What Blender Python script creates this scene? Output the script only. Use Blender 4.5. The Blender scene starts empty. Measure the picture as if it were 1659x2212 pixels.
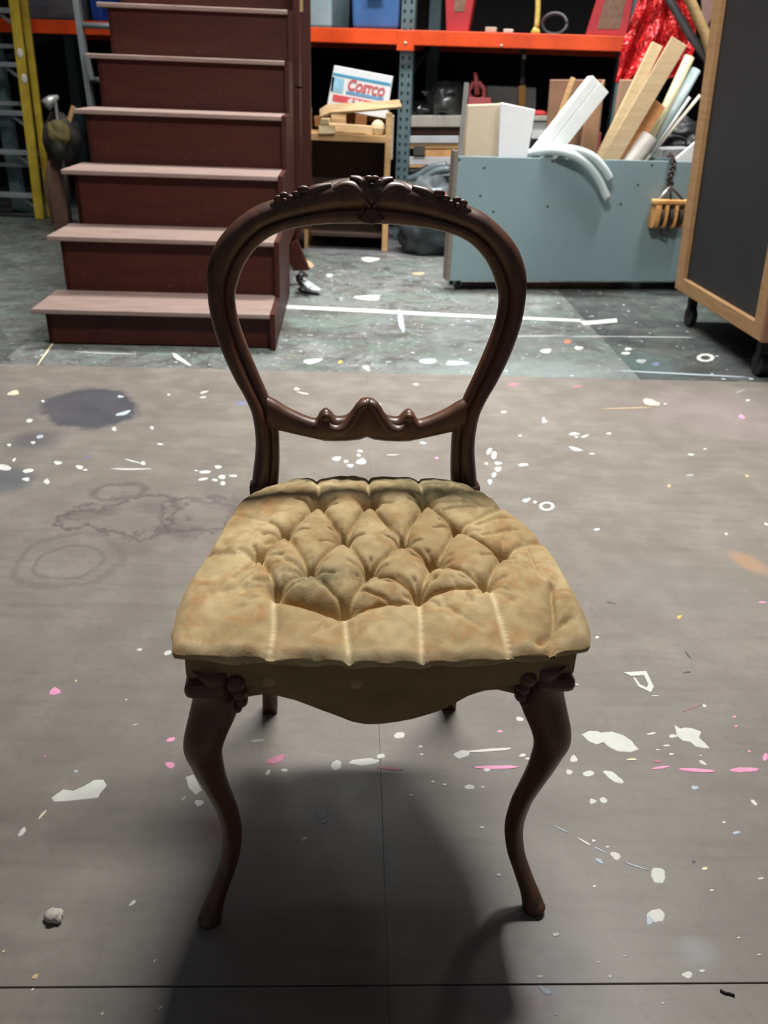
import bpy, math, random
import numpy as np
from mathutils import Vector, Matrix
random.seed(7)
rng = np.random.default_rng(11)
scene = bpy.context.scene
COL = scene.collection

# ------------------------------------------------------------------ camera, world, lights, exposure
F_PX, PITCH, ROLL, CAM_H = 1824.3, 0.4756, 0.0386, 1.0032
CX, CY = 829.5, 1106.0
_c, _s = math.cos(PITCH), math.sin(PITCH)
_R0 = np.array([1., 0, 0]); _U0 = np.array([0, _s, _c]); _FW = np.array([0, _c, -_s])
_R = math.cos(ROLL) * _R0 + math.sin(ROLL) * _U0
_U = -math.sin(ROLL) * _R0 + math.cos(ROLL) * _U0
cam_d = bpy.data.cameras.new('camera')
cam = bpy.data.objects.new('camera', cam_d); COL.objects.link(cam)
cam_d.sensor_fit = 'VERTICAL'; cam_d.sensor_height = 24.0
cam_d.lens = 24.0 * F_PX / 2212.0
cam_d.clip_start = 0.02; cam_d.clip_end = 60
mw = Matrix.Identity(4)
for i in range(3):
    mw[i][0] = _R[i]; mw[i][1] = _U[i]; mw[i][2] = -_FW[i]
mw[2][3] = CAM_H
cam.matrix_world = mw
scene.camera = cam
cam_d.dof.use_dof = True
cam_d.dof.focus_distance = 1.25
cam_d.dof.aperture_fstop = 4.5

w = bpy.data.worlds.new('world'); scene.world = w; w.use_nodes = True
w.node_tree.nodes['Background'].inputs[0].default_value = (0.80, 0.88, 1.0, 1)
w.node_tree.nodes['Background'].inputs[1].default_value = 0.085

def area(name, loc, sx, sy, power, color, target=None, spread=180):
    l = bpy.data.lights.new(name, 'AREA'); l.shape = 'RECTANGLE'; l.size = sx; l.size_y = sy
    l.energy = power; l.color = color; l.spread = math.radians(spread)
    o = bpy.data.objects.new(name, l); COL.objects.link(o); o.location = loc
    if target is not None:
        o.rotation_euler = (Vector(target) - Vector(loc)).to_track_quat('-Z', 'Y').to_euler()
    return o
area('lamp_tube_middle', (0.25, 2.15, 2.95), 1.05, 0.22, 112, (1.0, 0.985, 0.95))
area('lamp_tube_right', (1.7, 3.7, 3.3), 0.30, 1.2, 44, (1.0, 0.985, 0.95), spread=92)
area('lamp_tube_back', (0.1, 4.9, 3.9), 2.4, 0.30, 95, (0.97, 0.98, 0.97), spread=95)
area('lamp_tube_left', (-2.2, 4.3, 3.7), 1.2, 0.30, 26, (1.0, 0.985, 0.95), spread=95)

scene.view_settings.view_transform = 'Standard'
scene.view_settings.look = 'None'
scene.view_settings.exposure = 0.12
scene.view_settings.gamma = 1.0
scene.view_settings.use_curve_mapping = False

# ------------------------------------------------------------------ where things stand: a pixel of the survey turned into a point of the room
def ray(px, py):
    return _FW + (px - CX) / F_PX * _R - (py - CY) / F_PX * _U
CAMP = np.array([0, 0, CAM_H])
def at_y(px, py, y):
    d = ray(px, py); return CAMP + d * (y / d[1])
def at_z(px, py, z=0.0):
    d = ray(px, py); return CAMP + d * ((z - CAM_H) / d[2])
def at_plane(px, py, p0, n):
    d = ray(px, py); n = np.array(n); return CAMP + d * (np.dot(np.array(p0) - CAMP, n) / np.dot(d, n))

# ------------------------------------------------------------------ materials
def lin(c):
    out = []
    for v in c:
        v = v / 255.0
        out.append(v / 12.92 if v <= 0.04045 else ((v + 0.055) / 1.055) ** 2.4)
    return (*out, 1.0)
class NT:
    def __init__(self, name):
        self.m = bpy.data.materials.new(name); self.m.use_nodes = True
        self.t = self.m.node_tree; self.b = self.t.nodes['Principled BSDF']
    def n(self, typ, **kw):
        nd = self.t.nodes.new(typ)
        for k, v in kw.items(): setattr(nd, k, v)
        return nd
    def l(self, a, b): self.t.links.new(a, b)
    def coords(self, kind='Object'):
        return self.n('ShaderNodeTexCoord').outputs[kind]
    def noise(self, vec, scale, detail=4, rough=0.55, stretch=None, distort=0.0):
        if stretch is not None:
            mp = self.n('ShaderNodeMapping'); mp.inputs['Scale'].default_value = stretch
            self.l(vec, mp.inputs[0]); vec = mp.outputs[0]
        nd = self.n('ShaderNodeTexNoise'); nd.inputs['Scale'].default_value = scale
        nd.inputs['Detail'].default_value = detail; nd.inputs['Roughness'].default_value = rough
        nd.inputs['Distortion'].default_value = distort
        self.l(vec, nd.inputs['Vector']); return nd.outputs[0]
    def rng(self, v, a, b, c=0.0, d=1.0):
        nd = self.n('ShaderNodeMapRange'); nd.inputs[1].default_value = a; nd.inputs[2].default_value = b
        nd.inputs[3].default_value = c; nd.inputs[4].default_value = d; nd.clamp = True
        self.l(v, nd.inputs[0]); return nd.outputs[0]
    def mix(self, fac, a, b):
        nd = self.n('ShaderNodeMix', data_type='RGBA')
        if isinstance(fac, (int, float)): nd.inputs[0].default_value = fac
        else: self.l(fac, nd.inputs[0])
        for v, i in ((a, 6), (b, 7)):
            if isinstance(v, tuple): nd.inputs[i].default_value = v
            else: self.l(v, nd.inputs[i])
        return nd.outputs[2]
    def math(self, op, a, b=None, c=None):
        nd = self.n('ShaderNodeMath', operation=op)
        for v, i in ((a, 0), (b, 1), (c, 2)):
            if v is None: continue
            if isinstance(v, (int, float)): nd.inputs[i].default_value = v
            else: self.l(v, nd.inputs[i])
        return nd.outputs[0]
    def bump(self, h, strength=0.2, dist=0.01):
        nd = self.n('ShaderNodeBump'); nd.inputs['Strength'].default_value = strength
        nd.inputs['Distance'].default_value = dist
        self.l(h, nd.inputs['Height']); self.l(nd.outputs[0], self.b.inputs['Normal'])
    def color(self, c):
        if isinstance(c, tuple): self.b.inputs['Base Color'].default_value = c
        else: self.l(c, self.b.inputs['Base Color'])
    def set(self, **kw):
        for k, v in kw.items(): self.b.inputs[k.replace('_', ' ')].default_value = v
        return self.m
MATS = {}
def M(name, c, rough=0.6, metal=0.0, var=0.18, scale=8.0, stretch=None, bump=0.0, spec=0.5, alpha=None, trans=0.0, c2=None):
    if name in MATS: return MATS[name]
    k = NT(name); v = k.coords()
    n1 = k.noise(v, scale, 5, 0.6, stretch)
    a = lin(c)
    b = lin(c2) if c2 else tuple(min(1, x * (1 - var * 1.6)) for x in a[:3]) + (1.0,)
    hi = tuple(min(1, x * (1 + var)) for x in a[:3]) + (1.0,)
    col = k.mix(k.rng(n1, 0.3, 0.7), b, hi)
    k.color(col)
    if bump: k.bump(n1, bump, 0.004)
    k.set(Roughness=rough, Metallic=metal, Specular_IOR_Level=spec)
    if trans: k.set(Transmission_Weight=trans, IOR=1.3)
    if alpha is not None: k.set(Alpha=alpha)
    MATS[name] = k.m; return k.m
def wood(name, c, c2, rough=0.6, stretch=(2, 2, 22), scale=3.0, bump=0.08):
    if name in MATS: return MATS[name]
    k = NT(name); v = k.coords()
    g = k.noise(v, scale, 6, 0.65, stretch, 0.6); big = k.noise(v, 2.5, 2)
    col = k.mix(k.rng(g, 0.3, 0.7), lin(c2), lin(c))
    col = k.mix(k.math('MULTIPLY', k.rng(big, 0.4, 0.75), 0.35), col, lin(c2))
    k.color(col); k.bump(g, bump, 0.003); k.set(Roughness=rough)
    MATS[name] = k.m; return k.m

# ------------------------------------------------------------------ mesh builder
class MB:
    def __init__(self): self.V = []; self.F = []
    def add(self, V, F):
        o = len(self.V); self.V += [tuple(map(float, v)) for v in V]; self.F += [tuple(i + o for i in f) for f in F]; return self
    def box8(self, P):          # 8 points: bottom ring 0-3, top ring 4-7
        return self.add(P, [(3, 2, 1, 0), (4, 5, 6, 7), (0, 1, 5, 4), (1, 2, 6, 5), (2, 3, 7, 6), (3, 0, 4, 7)])
    def box(self, a, b):
        (x0, y0, z0), (x1, y1, z1) = a, b
        return self.box8([(x0, y0, z0), (x1, y0, z0), (x1, y1, z0), (x0, y1, z0), (x0, y0, z1), (x1, y0, z1), (x1, y1, z1), (x0, y1, z1)])
    def obox(self, c, ux, uy, uz, sx, sy, sz):   # centre, axes, full sizes
        c = np.array(c); ux, uy, uz = [np.array(u) / np.linalg.norm(u) for u in (ux, uy, uz)]
        P = []
        for z in (-.5, .5):
            for x, y in ((-.5, -.5), (.5, -.5), (.5, .5), (-.5, .5)):
                P.append(c + ux * sx * x + uy * sy * y + uz * sz * z)
        return self.box8(P)
    def bar(self, p0, p1, wdt, thk, wdir=(1, 0, 0)):    # width measured near wdir, thickness square to it
        p0, p1 = np.array(p0, float), np.array(p1, float); a = p1 - p0; L = np.linalg.norm(a); a /= L
        wd = np.array(wdir, float); wd -= a * wd.dot(a); wd /= np.linalg.norm(wd); t = np.cross(a, wd)
        return self.obox((p0 + p1) / 2, wd, t, a, wdt, thk, L)
    def tube(self, pts, rad, n=12, cap=True, closed=False):
        pts = [np.array(p, float) for p in pts]; m = len(pts)
        rad = [rad] * m if isinstance(rad, (int, float)) else list(rad)
        V = []; nrm = None
        for i, p in enumerate(pts):
            a = pts[(i + 1) % m] if (closed or i < m - 1) else p
            b = pts[i - 1] if (closed or i > 0) else p
            t = a - b; t /= np.linalg.norm(t) + 1e-12
            if nrm is None:
                h = np.array([0, 0, 1.]) if abs(t[2]) < .9 else np.array([1., 0, 0]); nrm = np.cross(t, h)
            nrm = nrm - t * nrm.dot(t); nrm /= np.linalg.norm(nrm) + 1e-12; bn = np.cross(t, nrm)
            for k in range(n):
                an = 2 * math.pi * k / n
                V.append(p + rad[i] * (math.cos(an) * nrm + math.sin(an) * bn))
        F = []
        for i in range(m if closed else m - 1):
            for k in range(n):
                j = (i + 1) % m
                F.append((i * n + k, i * n + (k + 1) % n, j * n + (k + 1) % n, j * n + k))
        if cap and not closed:
            F.append(tuple(range(n))[::-1]); F.append(tuple((m - 1) * n + k for k in range(n)))
        return self.add(V, F)
    def loft(self, rings, cap=True):
        n = len(rings[0]); V = [p for r in rings for p in r]; F = []
        for i in range(len(rings) - 1):
            for k in range(n):
                F.append((i * n + k, i * n + (k + 1) % n, (i + 1) * n + (k + 1) % n, (i + 1) * n + k))
        if cap:
            F.append(tuple(range(n))[::-1]); F.append(tuple((len(rings) - 1) * n + k for k in range(n)))
        return self.add(V, F)
    def prism(self, pts, off):      # polygon in space and an offset vector
        n = len(pts); off = np.array(off, float); P = [np.array(p, float) for p in pts]
        F = [tuple(range(n)), tuple(range(2 * n - 1, n - 1, -1))]
        for i in range(n): F.append((i, i + n, (i + 1) % n + n, (i + 1) % n))
        return self.add(P + [p + off for p in P], F)
    def ball(self, c, r, nu=14, nv=9, axes=None):
        r = (r, r, r) if isinstance(r, (int, float)) else r; c = np.array(c, float)
        A = np.eye(3) if axes is None else np.array(axes)
        V = [c + A[2] * r[2]]; F = []
        for j in range(1, nv):
            th = math.pi * j / nv
            for k in range(nu):
                ph = 2 * math.pi * k / nu
                V.append(c + A[0] * r[0] * math.sin(th) * math.cos(ph) + A[1] * r[1] * math.sin(th) * math.sin(ph) + A[2] * r[2] * math.cos(th))
        V.append(c - A[2] * r[2])
        for k in range(nu): F.append((0, 1 + k, 1 + (k + 1) % nu))
        for j in range(nv - 2):
            for k in range(nu):
                a = 1 + j * nu; b = a + nu
                F.append((a + k, b + k, b + (k + 1) % nu, a + (k + 1) % nu))
        e = 1 + (nv - 2) * nu
        for k in range(nu): F.append((len(V) - 1, e + (k + 1) % nu, e + k))
        return self.add(V, F)
    def build(self, name, mat, parent=None, bevel=0.0, smooth=False, seg=2, local=False, sub=0, label=None):
        V = np.array(self.V)
        if parent is not None and not local:
            r = parent
            while r.parent is not None: r = r.parent
            V = V - np.array(r.location); c, s = math.cos(r.rotation_euler.z), math.sin(r.rotation_euler.z)
            V = np.stack([c * V[:, 0] + s * V[:, 1], -s * V[:, 0] + c * V[:, 1], V[:, 2]], 1)
        loc = None
        if parent is None:
            loc = (V.max(0) + V.min(0)) / 2; loc[2] = V[:, 2].min(); V = V - loc
        me = bpy.data.meshes.new(name); me.from_pydata(V.tolist(), [], self.F); me.update()
        if smooth: me.polygons.foreach_set('use_smooth', [True] * len(me.polygons))
        if isinstance(mat, (list, tuple)):
            for q in mat: me.materials.append(q)
        else: me.materials.append(mat)
        o = bpy.data.objects.new(name, me); COL.objects.link(o)
        if parent is not None: o.parent = parent
        else: o.location = loc
        if bevel:
            b = o.modifiers.new('bevel', 'BEVEL'); b.width = bevel; b.segments = seg; b.limit_method = 'ANGLE'; b.angle_limit = 0.6
        if sub:
            b = o.modifiers.new('sub', 'SUBSURF'); b.levels = sub; b.render_levels = sub
        if label: o['label'] = label
        return o
def tag(o, label, cat, group=None):
    o['label'] = label; o['category'] = cat
    if group: o['group'] = group
    return o
def thing(name, loc, label, cat, group=None, rz=0.0):
    o = bpy.data.objects.new(name, None); COL.objects.link(o); o.empty_display_size = 0.05
    o.location = tuple(map(float, loc)); o.rotation_euler = (0, 0, rz)
    return tag(o, label, cat, group)
def inst(src, parent, loc, rot=(0, 0, 0), scale=(1, 1, 1)):
    o = src.copy(); COL.objects.link(o); o.parent = parent; o.location = loc; o.rotation_euler = rot; o.scale = scale; return o
def spline(P, n):       # Catmull-Rom through P, n samples by arc length
    P = np.array(P, float); Q = np.vstack([2 * P[0] - P[1], P, 2 * P[-1] - P[-2]]); out = []
    for i in range(1, len(Q) - 2):
        for t in np.linspace(0, 1, 24, endpoint=False):
            a, b, c, d = Q[i - 1], Q[i], Q[i + 1], Q[i + 2]
            out.append(.5 * ((2 * b) + (c - a) * t + (2 * a - 5 * b + 4 * c - d) * t * t + (3 * b - a - 3 * c + d) * t ** 3))
    out.append(P[-1]); out = np.array(out)
    s = np.r_[0, np.cumsum(np.linalg.norm(np.diff(out, axis=0), axis=1))]
    u = np.linspace(0, s[-1], n)
    return np.stack([np.interp(u, s, out[:, k]) for k in range(P.shape[1])], 1)

# ------------------------------------------------------------------ SETTING
GY = 0.0466; GO = np.array([-0.0857, 3.1002, 0.0]); SH = 1.2192
gu = np.array([math.cos(GY), math.sin(GY), 0]); gv = np.array([-math.sin(GY), math.cos(GY), 0])
def grid(x, y, z=0.0): return GO + gu * x + gv * y + np.array([0, 0, z])

def floor_material(name, base, base2, stains_and_shade, streak, spec=0.35, rough=0.5, dark=False):
    k = NT(name)
    v = k.n('ShaderNodeNewGeometry').outputs['Position']
    big = k.noise(v, 1.6, 3); mid = k.noise(v, 9, 5, 0.6); fine = k.noise(v, 60, 4, 0.7)
    st = k.noise(v, 5, 5, 0.65, streak)
    col = k.mix(k.rng(big, 0.35, 0.65), lin(base2), lin(base))
    col = k.mix(k.math('MULTIPLY', k.rng(mid, 0.45, 0.72), 0.5), col, lin(tuple(int(x * 1.12) for x in base)))
    col = k.mix(k.math('MULTIPLY', k.rng(st, 0.50, 0.72), 0.42), col, lin(tuple(int(x * 0.86) for x in base2)))
    col = k.mix(k.math('MULTIPLY', k.rng(fine, 0.52, 0.75), 0.35), col, lin(tuple(int(x * 0.8) for x in base2)))
    if dark:
        for c, sc, lo, hi, f, off in (((150, 151, 148), 4.2, .53, .64, .5, 93), ((50, 52, 52), 3.4, .54, .66, .7, 101), ((100, 116, 106), 3.2, .50, .58, .7, 0), ((112, 100, 98), 6.2, .55, .63, .5, 141), ((70, 66, 60), 4.5, .52, .6, .7, 3), ((120, 122, 121), 6.0, .56, .66, .75, 7),
                                      ((120, 128, 96), 9, .6, .66, .6, 12), ((138, 112, 92), 7.5, .64, .69, .55, 21), ((40, 40, 40), 5.2, .57, .66, .75, 31), ((176, 180, 176), 22, .64, .69, .8, 44), ((100, 112, 112), 16, .6, .66, .5, 52), ((190, 192, 188), 34, .60, .66, .85, 71), ((200, 200, 196), 60, .63, .68, .8, 83)):
            mp = k.n('ShaderNodeMapping'); mp.inputs['Location'].default_value = (off, off * .7, 0); mp.inputs['Scale'].default_value = (1, 1.1, 1)
            k.l(v, mp.inputs[0])
            nn = k.noise(mp.outputs[0], sc, 7, 0.72, None, 0.9)
            col = k.mix(k.math('MULTIPLY', k.rng(nn, lo, hi), f * dark), col, lin(c))
    warp = k.n('ShaderNodeTexNoise'); warp.inputs['Scale'].default_value = 7; warp.inputs['Detail'].default_value = 7; warp.inputs['Roughness'].default_value = .68
    k.l(v, warp.inputs['Vector'])
    wc = k.n('ShaderNodeVectorMath', operation='SUBTRACT'); k.l(warp.outputs['Color'], wc.inputs[0]); wc.inputs[1].default_value = (.5, .5, .5)
    for (px, py, ax, ay, c, stren, soft, amp, ring, ang) in stains_and_shade:
        c = tuple(v * .88 for v in c)
        o = at_z(px, py); ex = at_z(px + ax * math.cos(ang), py + ax * math.sin(ang)) - o; ey = at_z(px - ay * math.sin(ang), py + ay * math.cos(ang)) - o
        lx, ly = np.linalg.norm(ex), np.linalg.norm(ey); rot = math.atan2(ex[1], ex[0])
        sub = k.n('ShaderNodeVectorMath', operation='SUBTRACT'); k.l(v, sub.inputs[0]); sub.inputs[1].default_value = tuple(o)
        sc = k.n('ShaderNodeVectorMath', operation='SCALE'); k.l(wc.outputs[0], sc.inputs[0]); sc.inputs['Scale'].default_value = amp * 2.6 * min(lx, ly)
        ad = k.n('ShaderNodeVectorMath', operation='ADD'); k.l(sub.outputs[0], ad.inputs[0]); k.l(sc.outputs[0], ad.inputs[1])
        vr = k.n('ShaderNodeVectorRotate', rotation_type='Z_AXIS'); k.l(ad.outputs[0], vr.inputs['Vector']); vr.inputs['Angle'].default_value = -rot
        ml = k.n('ShaderNodeVectorMath', operation='MULTIPLY'); k.l(vr.outputs[0], ml.inputs[0]); ml.inputs[1].default_value = (1 / lx, 1 / ly, 0)
        ln = k.n('ShaderNodeVectorMath', operation='LENGTH'); k.l(ml.outputs[0], ln.inputs[0])
        dv = ln.outputs['Value']
        if ring:
            dv = k.math('ABSOLUTE', k.math('SUBTRACT', dv, 1.0)); mk = k.rng(dv, 0.0, ring, 1, 0)
        else: mk = k.rng(dv, 1 - soft, 1 + soft, 1, 0)
        col = k.mix(k.math('MULTIPLY', mk, stren), col, lin(c))
    k.color(col)
    k.bump(fine, 0.06, 0.002)
    k.l(k.rng(mid, .3, .8, rough - .06, rough + .1), k.b.inputs['Roughness'])
    k.set(Specular_IOR_Level=spec)
    return k.m
BR = (127, 120, 112); BR2 = (116, 108, 100)
stains_and_shade = [(195, 880, 98, 46, (66, 68, 80), .85, .10, .45, 0, -.12), (75, 952, 48, 18, (82, 82, 92), .6, .5, .6, 0, -.35), (15, 1035, 62, 26, (88, 98, 108), .65, .3, .4, 0, 0),
          (285, 1118, 130, 40, (96, 78, 82), .75, .1, 1.3, .16, -.1), (430, 1112, 75, 34, (98, 80, 86), .7, .1, 1.3, .2, 0), (255, 1060, 52, 16, (104, 88, 90), .7, .1, 1.0, .3, 0),
          (395, 1150, 32, 16, (98, 80, 86), .55, .5, .9, 0, -.3), (330, 1100, 45, 10, (98, 82, 84), .5, .5, .9, 0, .1), (520, 1092, 45, 12, (112, 98, 98), .6, .5, .9, 0, .1), (210, 1105, 50, 12, (110, 94, 94), .5, .5, 1.0, 0, -.3),
          (150, 1215, 72, 34, (112, 104, 100), .6, .1, .35, .12, -.05), (150, 1210, 118, 54, (116, 108, 104), .55, .1, .4, .14, -.08), (290, 1185, 50, 16, (112, 100, 96), .6, .5, .9, 0, -.2),
          (1545, 890, 130, 42, (168, 152, 152), .6, .7, .8, 0, 0), (1618, 1215, 44, 13, (196, 150, 112), .6, .35, .3, 0, .55), (480, 1780, 36, 22, (150, 92, 96), .65, .4, .5, 0, -.4),
          (1095, 2165, 95, 42, (132, 98, 106), .55, .4, .7, 0, .1), (790, 2160, 300, 60, (118, 98, 98), .35, .5, .6, 0, 0), (1215, 2075, 55, 38, (112, 112, 112), .4, .5, .6, 0, .3),  # the wide dull stain also carries part of the chair's shadow, painted in
          (1470, 1270, 160, 60, (138, 134, 126), .4, .6, .8, 0, 0), (1505, 2060, 36, 26, (168, 172, 174), .45, .6, .7, 0, 0), (830, 1840, 8, 90, (110, 130, 145), .5, .5, .6, 0, 0), (60, 880, 90, 36, (112, 104, 108), .35, .6, .8, 0, 0),
          (980, 2010, 60, 50, (92, 84, 84), .35, .6, .7, 0, 0)]  # dark patch: core of the chair's shadow painted into the floor colour
m_brown = floor_material('brown_floor_paint', BR, BR2, stains_and_shade, (1.0, 7.0, 1.0), .5, .42)
m_dark_l = floor_material('worn_green_floor_paint', (112, 115, 112), (86, 88, 86), [(1150, 800, 240, 26, (150, 160, 158), .6, .6, .8, 0, 0), (1080, 745, 160, 40, (104, 108, 106), .5, .6, .8, 0, 0)], (1, 6, 1), dark=1.0)
m_dark_far = floor_material('worn_dark_floor_paint', (78, 82, 78), (62, 65, 62), [], (1, 5, 1), dark=.5)
m_dark_r = floor_material('black_floor_paint', (70, 73, 72), (54, 57, 56), [(1400, 790, 60, 22, (96, 120, 118), .6, .5, .9, 0, 0)], (1, 7, 1), dark=.38)
m_grey_floor = floor_material('grey_concrete_floor', (112, 110, 112), (90, 89, 92), [], (1, 9, 1))
m_gap = M('floor_gap', (70, 64, 58), .9)

floor = MB().add([(-9, -4, -.03), (9, -4, -.03), (9, 12, -.03), (-9, 12, -.03)], [(0, 1, 2, 3)]).build('floor', m_gap)
floor['kind'] = 'structure'
def sheet(x0, x1, y0, y1, top, mat, gap=.0010, name='floor_sheet'):
    gx = .0
    P = [grid(x0 + gx, y0 + gap, top - .012), grid(x1 - gx, y0 + gap, top - .012), grid(x1 - gx, y1 - gap, top - .012), grid(x0 + gx, y1 - gap, top - .012)]
    mb = MB().box8(P + [p + np.array([0, 0, .012]) for p in P])
    return mb.build(name, mat, floor, bevel=.0006, seg=1)
for i in range(-3, 3):
    for j in (-1, -2):
        sheet(i * SH, (i + 1) * SH, j * 2 * SH, (j + 1) * 2 * SH, 0.0, m_brown)
# the older sheets beyond, a few millimetres lower
LA, LB = 1.06, 1.60
for x0, x1 in ((-5.2, -3.82), (-3.82, -2.60), (-2.60, -1.38), (-1.38, LA - SH), (LA - SH, LA)):
    sheet(x0, x1, 0.004, 2.43, -.003, m_dark_l if x0 > -1.5 else m_dark_far)
sheet(LA, LB, .004, .61, -.003, m_dark_r); sheet(LA, LB, .61, 2.43, -.003, m_dark_r)
sheet(LB, LB + SH, .004, 2.43, -.003, m_dark_r); sheet(LB + SH, LB + 2 * SH, .004, 2.43, -.003, m_dark_r)
for x0, x1 in ((-5.2, -2.60), (-2.60, -1.38)): sheet(x0, x1, 2.43, 4.87, -.003, m_dark_far)
for x0, x1 in ((-1.38, -.16), (-.16, LA), (LA, 3.4)): sheet(x0, x1, 2.43, 4.87, -.003, m_grey_floor)

m_wall = M('wall_shade_black', (20, 16, 14), .9, var=.1)  # near-black back wall: the unlit gaps are put into its colour
for nm, a, b in (('wall_back', (-6, 8.4, -.03), (6, 8.5, 5)), ('wall_left', (-6.1, -3, -.03), (-6, 8.5, 5)), ('wall_right', (6, -3, -.03), (6.1, 8.5, 5))):
    o = MB().box(a, b).build(nm, m_wall if nm == 'wall_back' else M('side_wall_paint', (120, 116, 110), .9)); o['kind'] = 'structure'

# paint splashes on the floor
SPL = {'w': (208, 208, 200), 'p': (226, 150, 184), 'c': (226, 214, 178), 't': (196, 170, 130), 'b': (112, 114, 142), 'd': (86, 80, 76), 'g': (156, 160, 158), 'y': (214, 178, 84), 'l': (176, 186, 194), 'o': (196, 110, 80), 'k': (40, 38, 38), 'q': (176, 112, 132)}
SM = {k: M('splash_' + n, SPL[k], .55, var=.06, scale=30) for k, n in zip(SPL, ('white', 'pink', 'cream', 'tan', 'blue', 'drab', 'grey', 'yellow', 'pale_blue', 'orange', 'black', 'dusky_pink'))}
def splash_poly(pts, c='w', z=0.0, smooth_n=None):
    P = [at_z(x, y, z) for x, y in pts]; n = len(P)
    ctr = sum(P) / n
    up = np.array([0, 0, .0007])
    V = [p + up * .05 for p in P] + [p + up - (p - ctr) * min(.12, .0012 / max(1e-4, np.linalg.norm(p - ctr))) for p in P] + [ctr + up * 1.25]
    F = [(i, (i + 1) % n, n + (i + 1) % n, n + i) for i in range(n)] + [(n + i, n + (i + 1) % n, 2 * n) for i in range(n)]
    return MB().add(V, F).build('paint_splash', SM[c], floor)
def splash(px, py, a, b, deg=0, c='w', z=0.0):
    n = 14 if a > 14 else 9
    t = math.radians(deg); pts = []
    r = 1 + .16 * np.sin(rng.integers(2, 4) * np.linspace(0, 6.283, n, endpoint=False) + rng.uniform(0, 6)) + rng.uniform(-.12, .12, n)
    for i in range(n):
        u = 6.2832 * i / n; x = a * r[i] * math.cos(u); y = b * r[i] * math.sin(u)
        pts.append((px + x * math.cos(t) - y * math.sin(t), py + x * math.sin(t) + y * math.cos(t)))
    return splash_poly(pts, c, z)
def crop(ox, oy, s, rows, z=0.0):
    for q in rows:
        x, y, a, b = q[:4]; deg = q[4] if len(q) > 4 else 0; c = q[5] if len(q) > 5 else 'w'
        splash(ox + x * s, oy + y * s, a * s, b * s, deg, c, z)
def cpoly(ox, oy, s, pts, c='w', z=0.0): splash_poly([(ox + x * s, oy + y * s) for x, y in pts], c, z)
cpoly(0, 1400, .3014, [(365, 1075), (400, 1050), (450, 1015), (520, 1025), (600, 990), (680, 945), (740, 942), (765, 985), (720, 1040), (700, 1075), (640, 1082), (450, 1102), (390, 1104)])
cpoly(1150, 1450, .3068, [(345, 445), (400, 420), (450, 420), (480, 432), (560, 425), (640, 450), (700, 490), (720, 520), (752, 552), (690, 572), (600, 565), (540, 535), (490, 492), (455, 517), (400, 497)])
cpoly(1150, 1450, .3068, [(1000, 380), (1040, 405), (1070, 396), (1120, 400), (1190, 425), (1175, 470), (1220, 510), (1250, 545), (1200, 542), (1150, 532), (1115, 500), (1060, 490), (1018, 455)])
cpoly(0, 1400, .3014, [(1330, 925), (1385, 905), (1415, 960), (1447, 1020), (1400, 1055), (1350, 1000)])
def ringsplash(quad, wd, c='w', z=0.0):
    q = [np.array(p, float) for p in quad]; ctr = sum(q) / len(q); V = []
    P = [at_z(*p, z) for p in q]; I = [at_z(*(p + (ctr - p) * wd), z) for p in q]; n = len(q); up = np.array([0, 0, .0008])
    mb = MB(); mb.add([p for p in P] + [p + up for p in P] + [p + up for p in I] + I,
                      [(i, (i + 1) % n, n + (i + 1) % n, n + i) for i in range(n)] + [(n + i, n + (i + 1) % n, 2 * n + (i + 1) % n, 2 * n + i) for i in range(n)] + [(2 * n + i, 2 * n + (i + 1) % n, 3 * n + (i + 1) % n, 3 * n + i) for i in range(n)])
    return mb.build('paint_splash', SM[c], floor)
ringsplash([(1346, 1453), (1396, 1450), (1412, 1484), (1406, 1496), (1380, 1484), (1366, 1462)], .42)
ringsplash([(1131 + 17 * math.cos(u) + 50, 1094 + 10 * math.sin(u)) for u in np.linspace(0, 6.28, 10, endpoint=False)], .4)
ringsplash([(1524 + 20 * math.cos(u), 773 + 9 * math.sin(u)) for u in np.linspace(0, 6.28, 9, endpoint=False)], .45, 'w', -.003)
crop(1150, 1450, .3068, [(990, 458, 30, 15, 10), (945, 525, 25, 8, 5), (840, 440, 35, 9, -5), (1200, 645, 28, 14, 25), (395, 722, 40, 24, 0), (570, 745, 75, 30, 25), (292, 620, 28, 28), (260, 710, 25, 20), (425, 917, 25, 20), (500, 908, 27, 24),
     (1145, 820, 30, 16, 0, 'l'), (1560, 925, 28, 15, 40), (1350, 1065, 15, 9), (1437, 1138, 28, 12, -10, 'l'), (700, 622, 35, 9, 0, 'c'), (900, 680, 70, 9, -5, 'p'), (1160, 698, 140, 13, 5, 'p'), (1490, 695, 120, 16, 0, 'p'), (1640, 605, 22, 28, 0, 'p'),
     (1422, 322, 14, 9, 0, 'p'), (1435, 388, 12, 9, 0, 'p'), (1527, 565, 12, 8, 0, 'p'), (200, 1112, 60, 5, 26, 'l'), (365, 1200, 50, 7, 28), (480, 1262, 60, 5, 27, 'l'), (590, 1290, 30, 14, 25), (530, 1238, 16, 8), (885, 555, 18, 6), (980, 585, 18, 9), (1185, 595, 9, 6), (880, 635, 34, 9, 0, 'q'), (1130, 258, 70, 4, -20, 'q'), (1212, 245, 18, 11, 30), (865, 175, 34, 4, 0), (300, 92, 30, 5, 8)])
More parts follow.
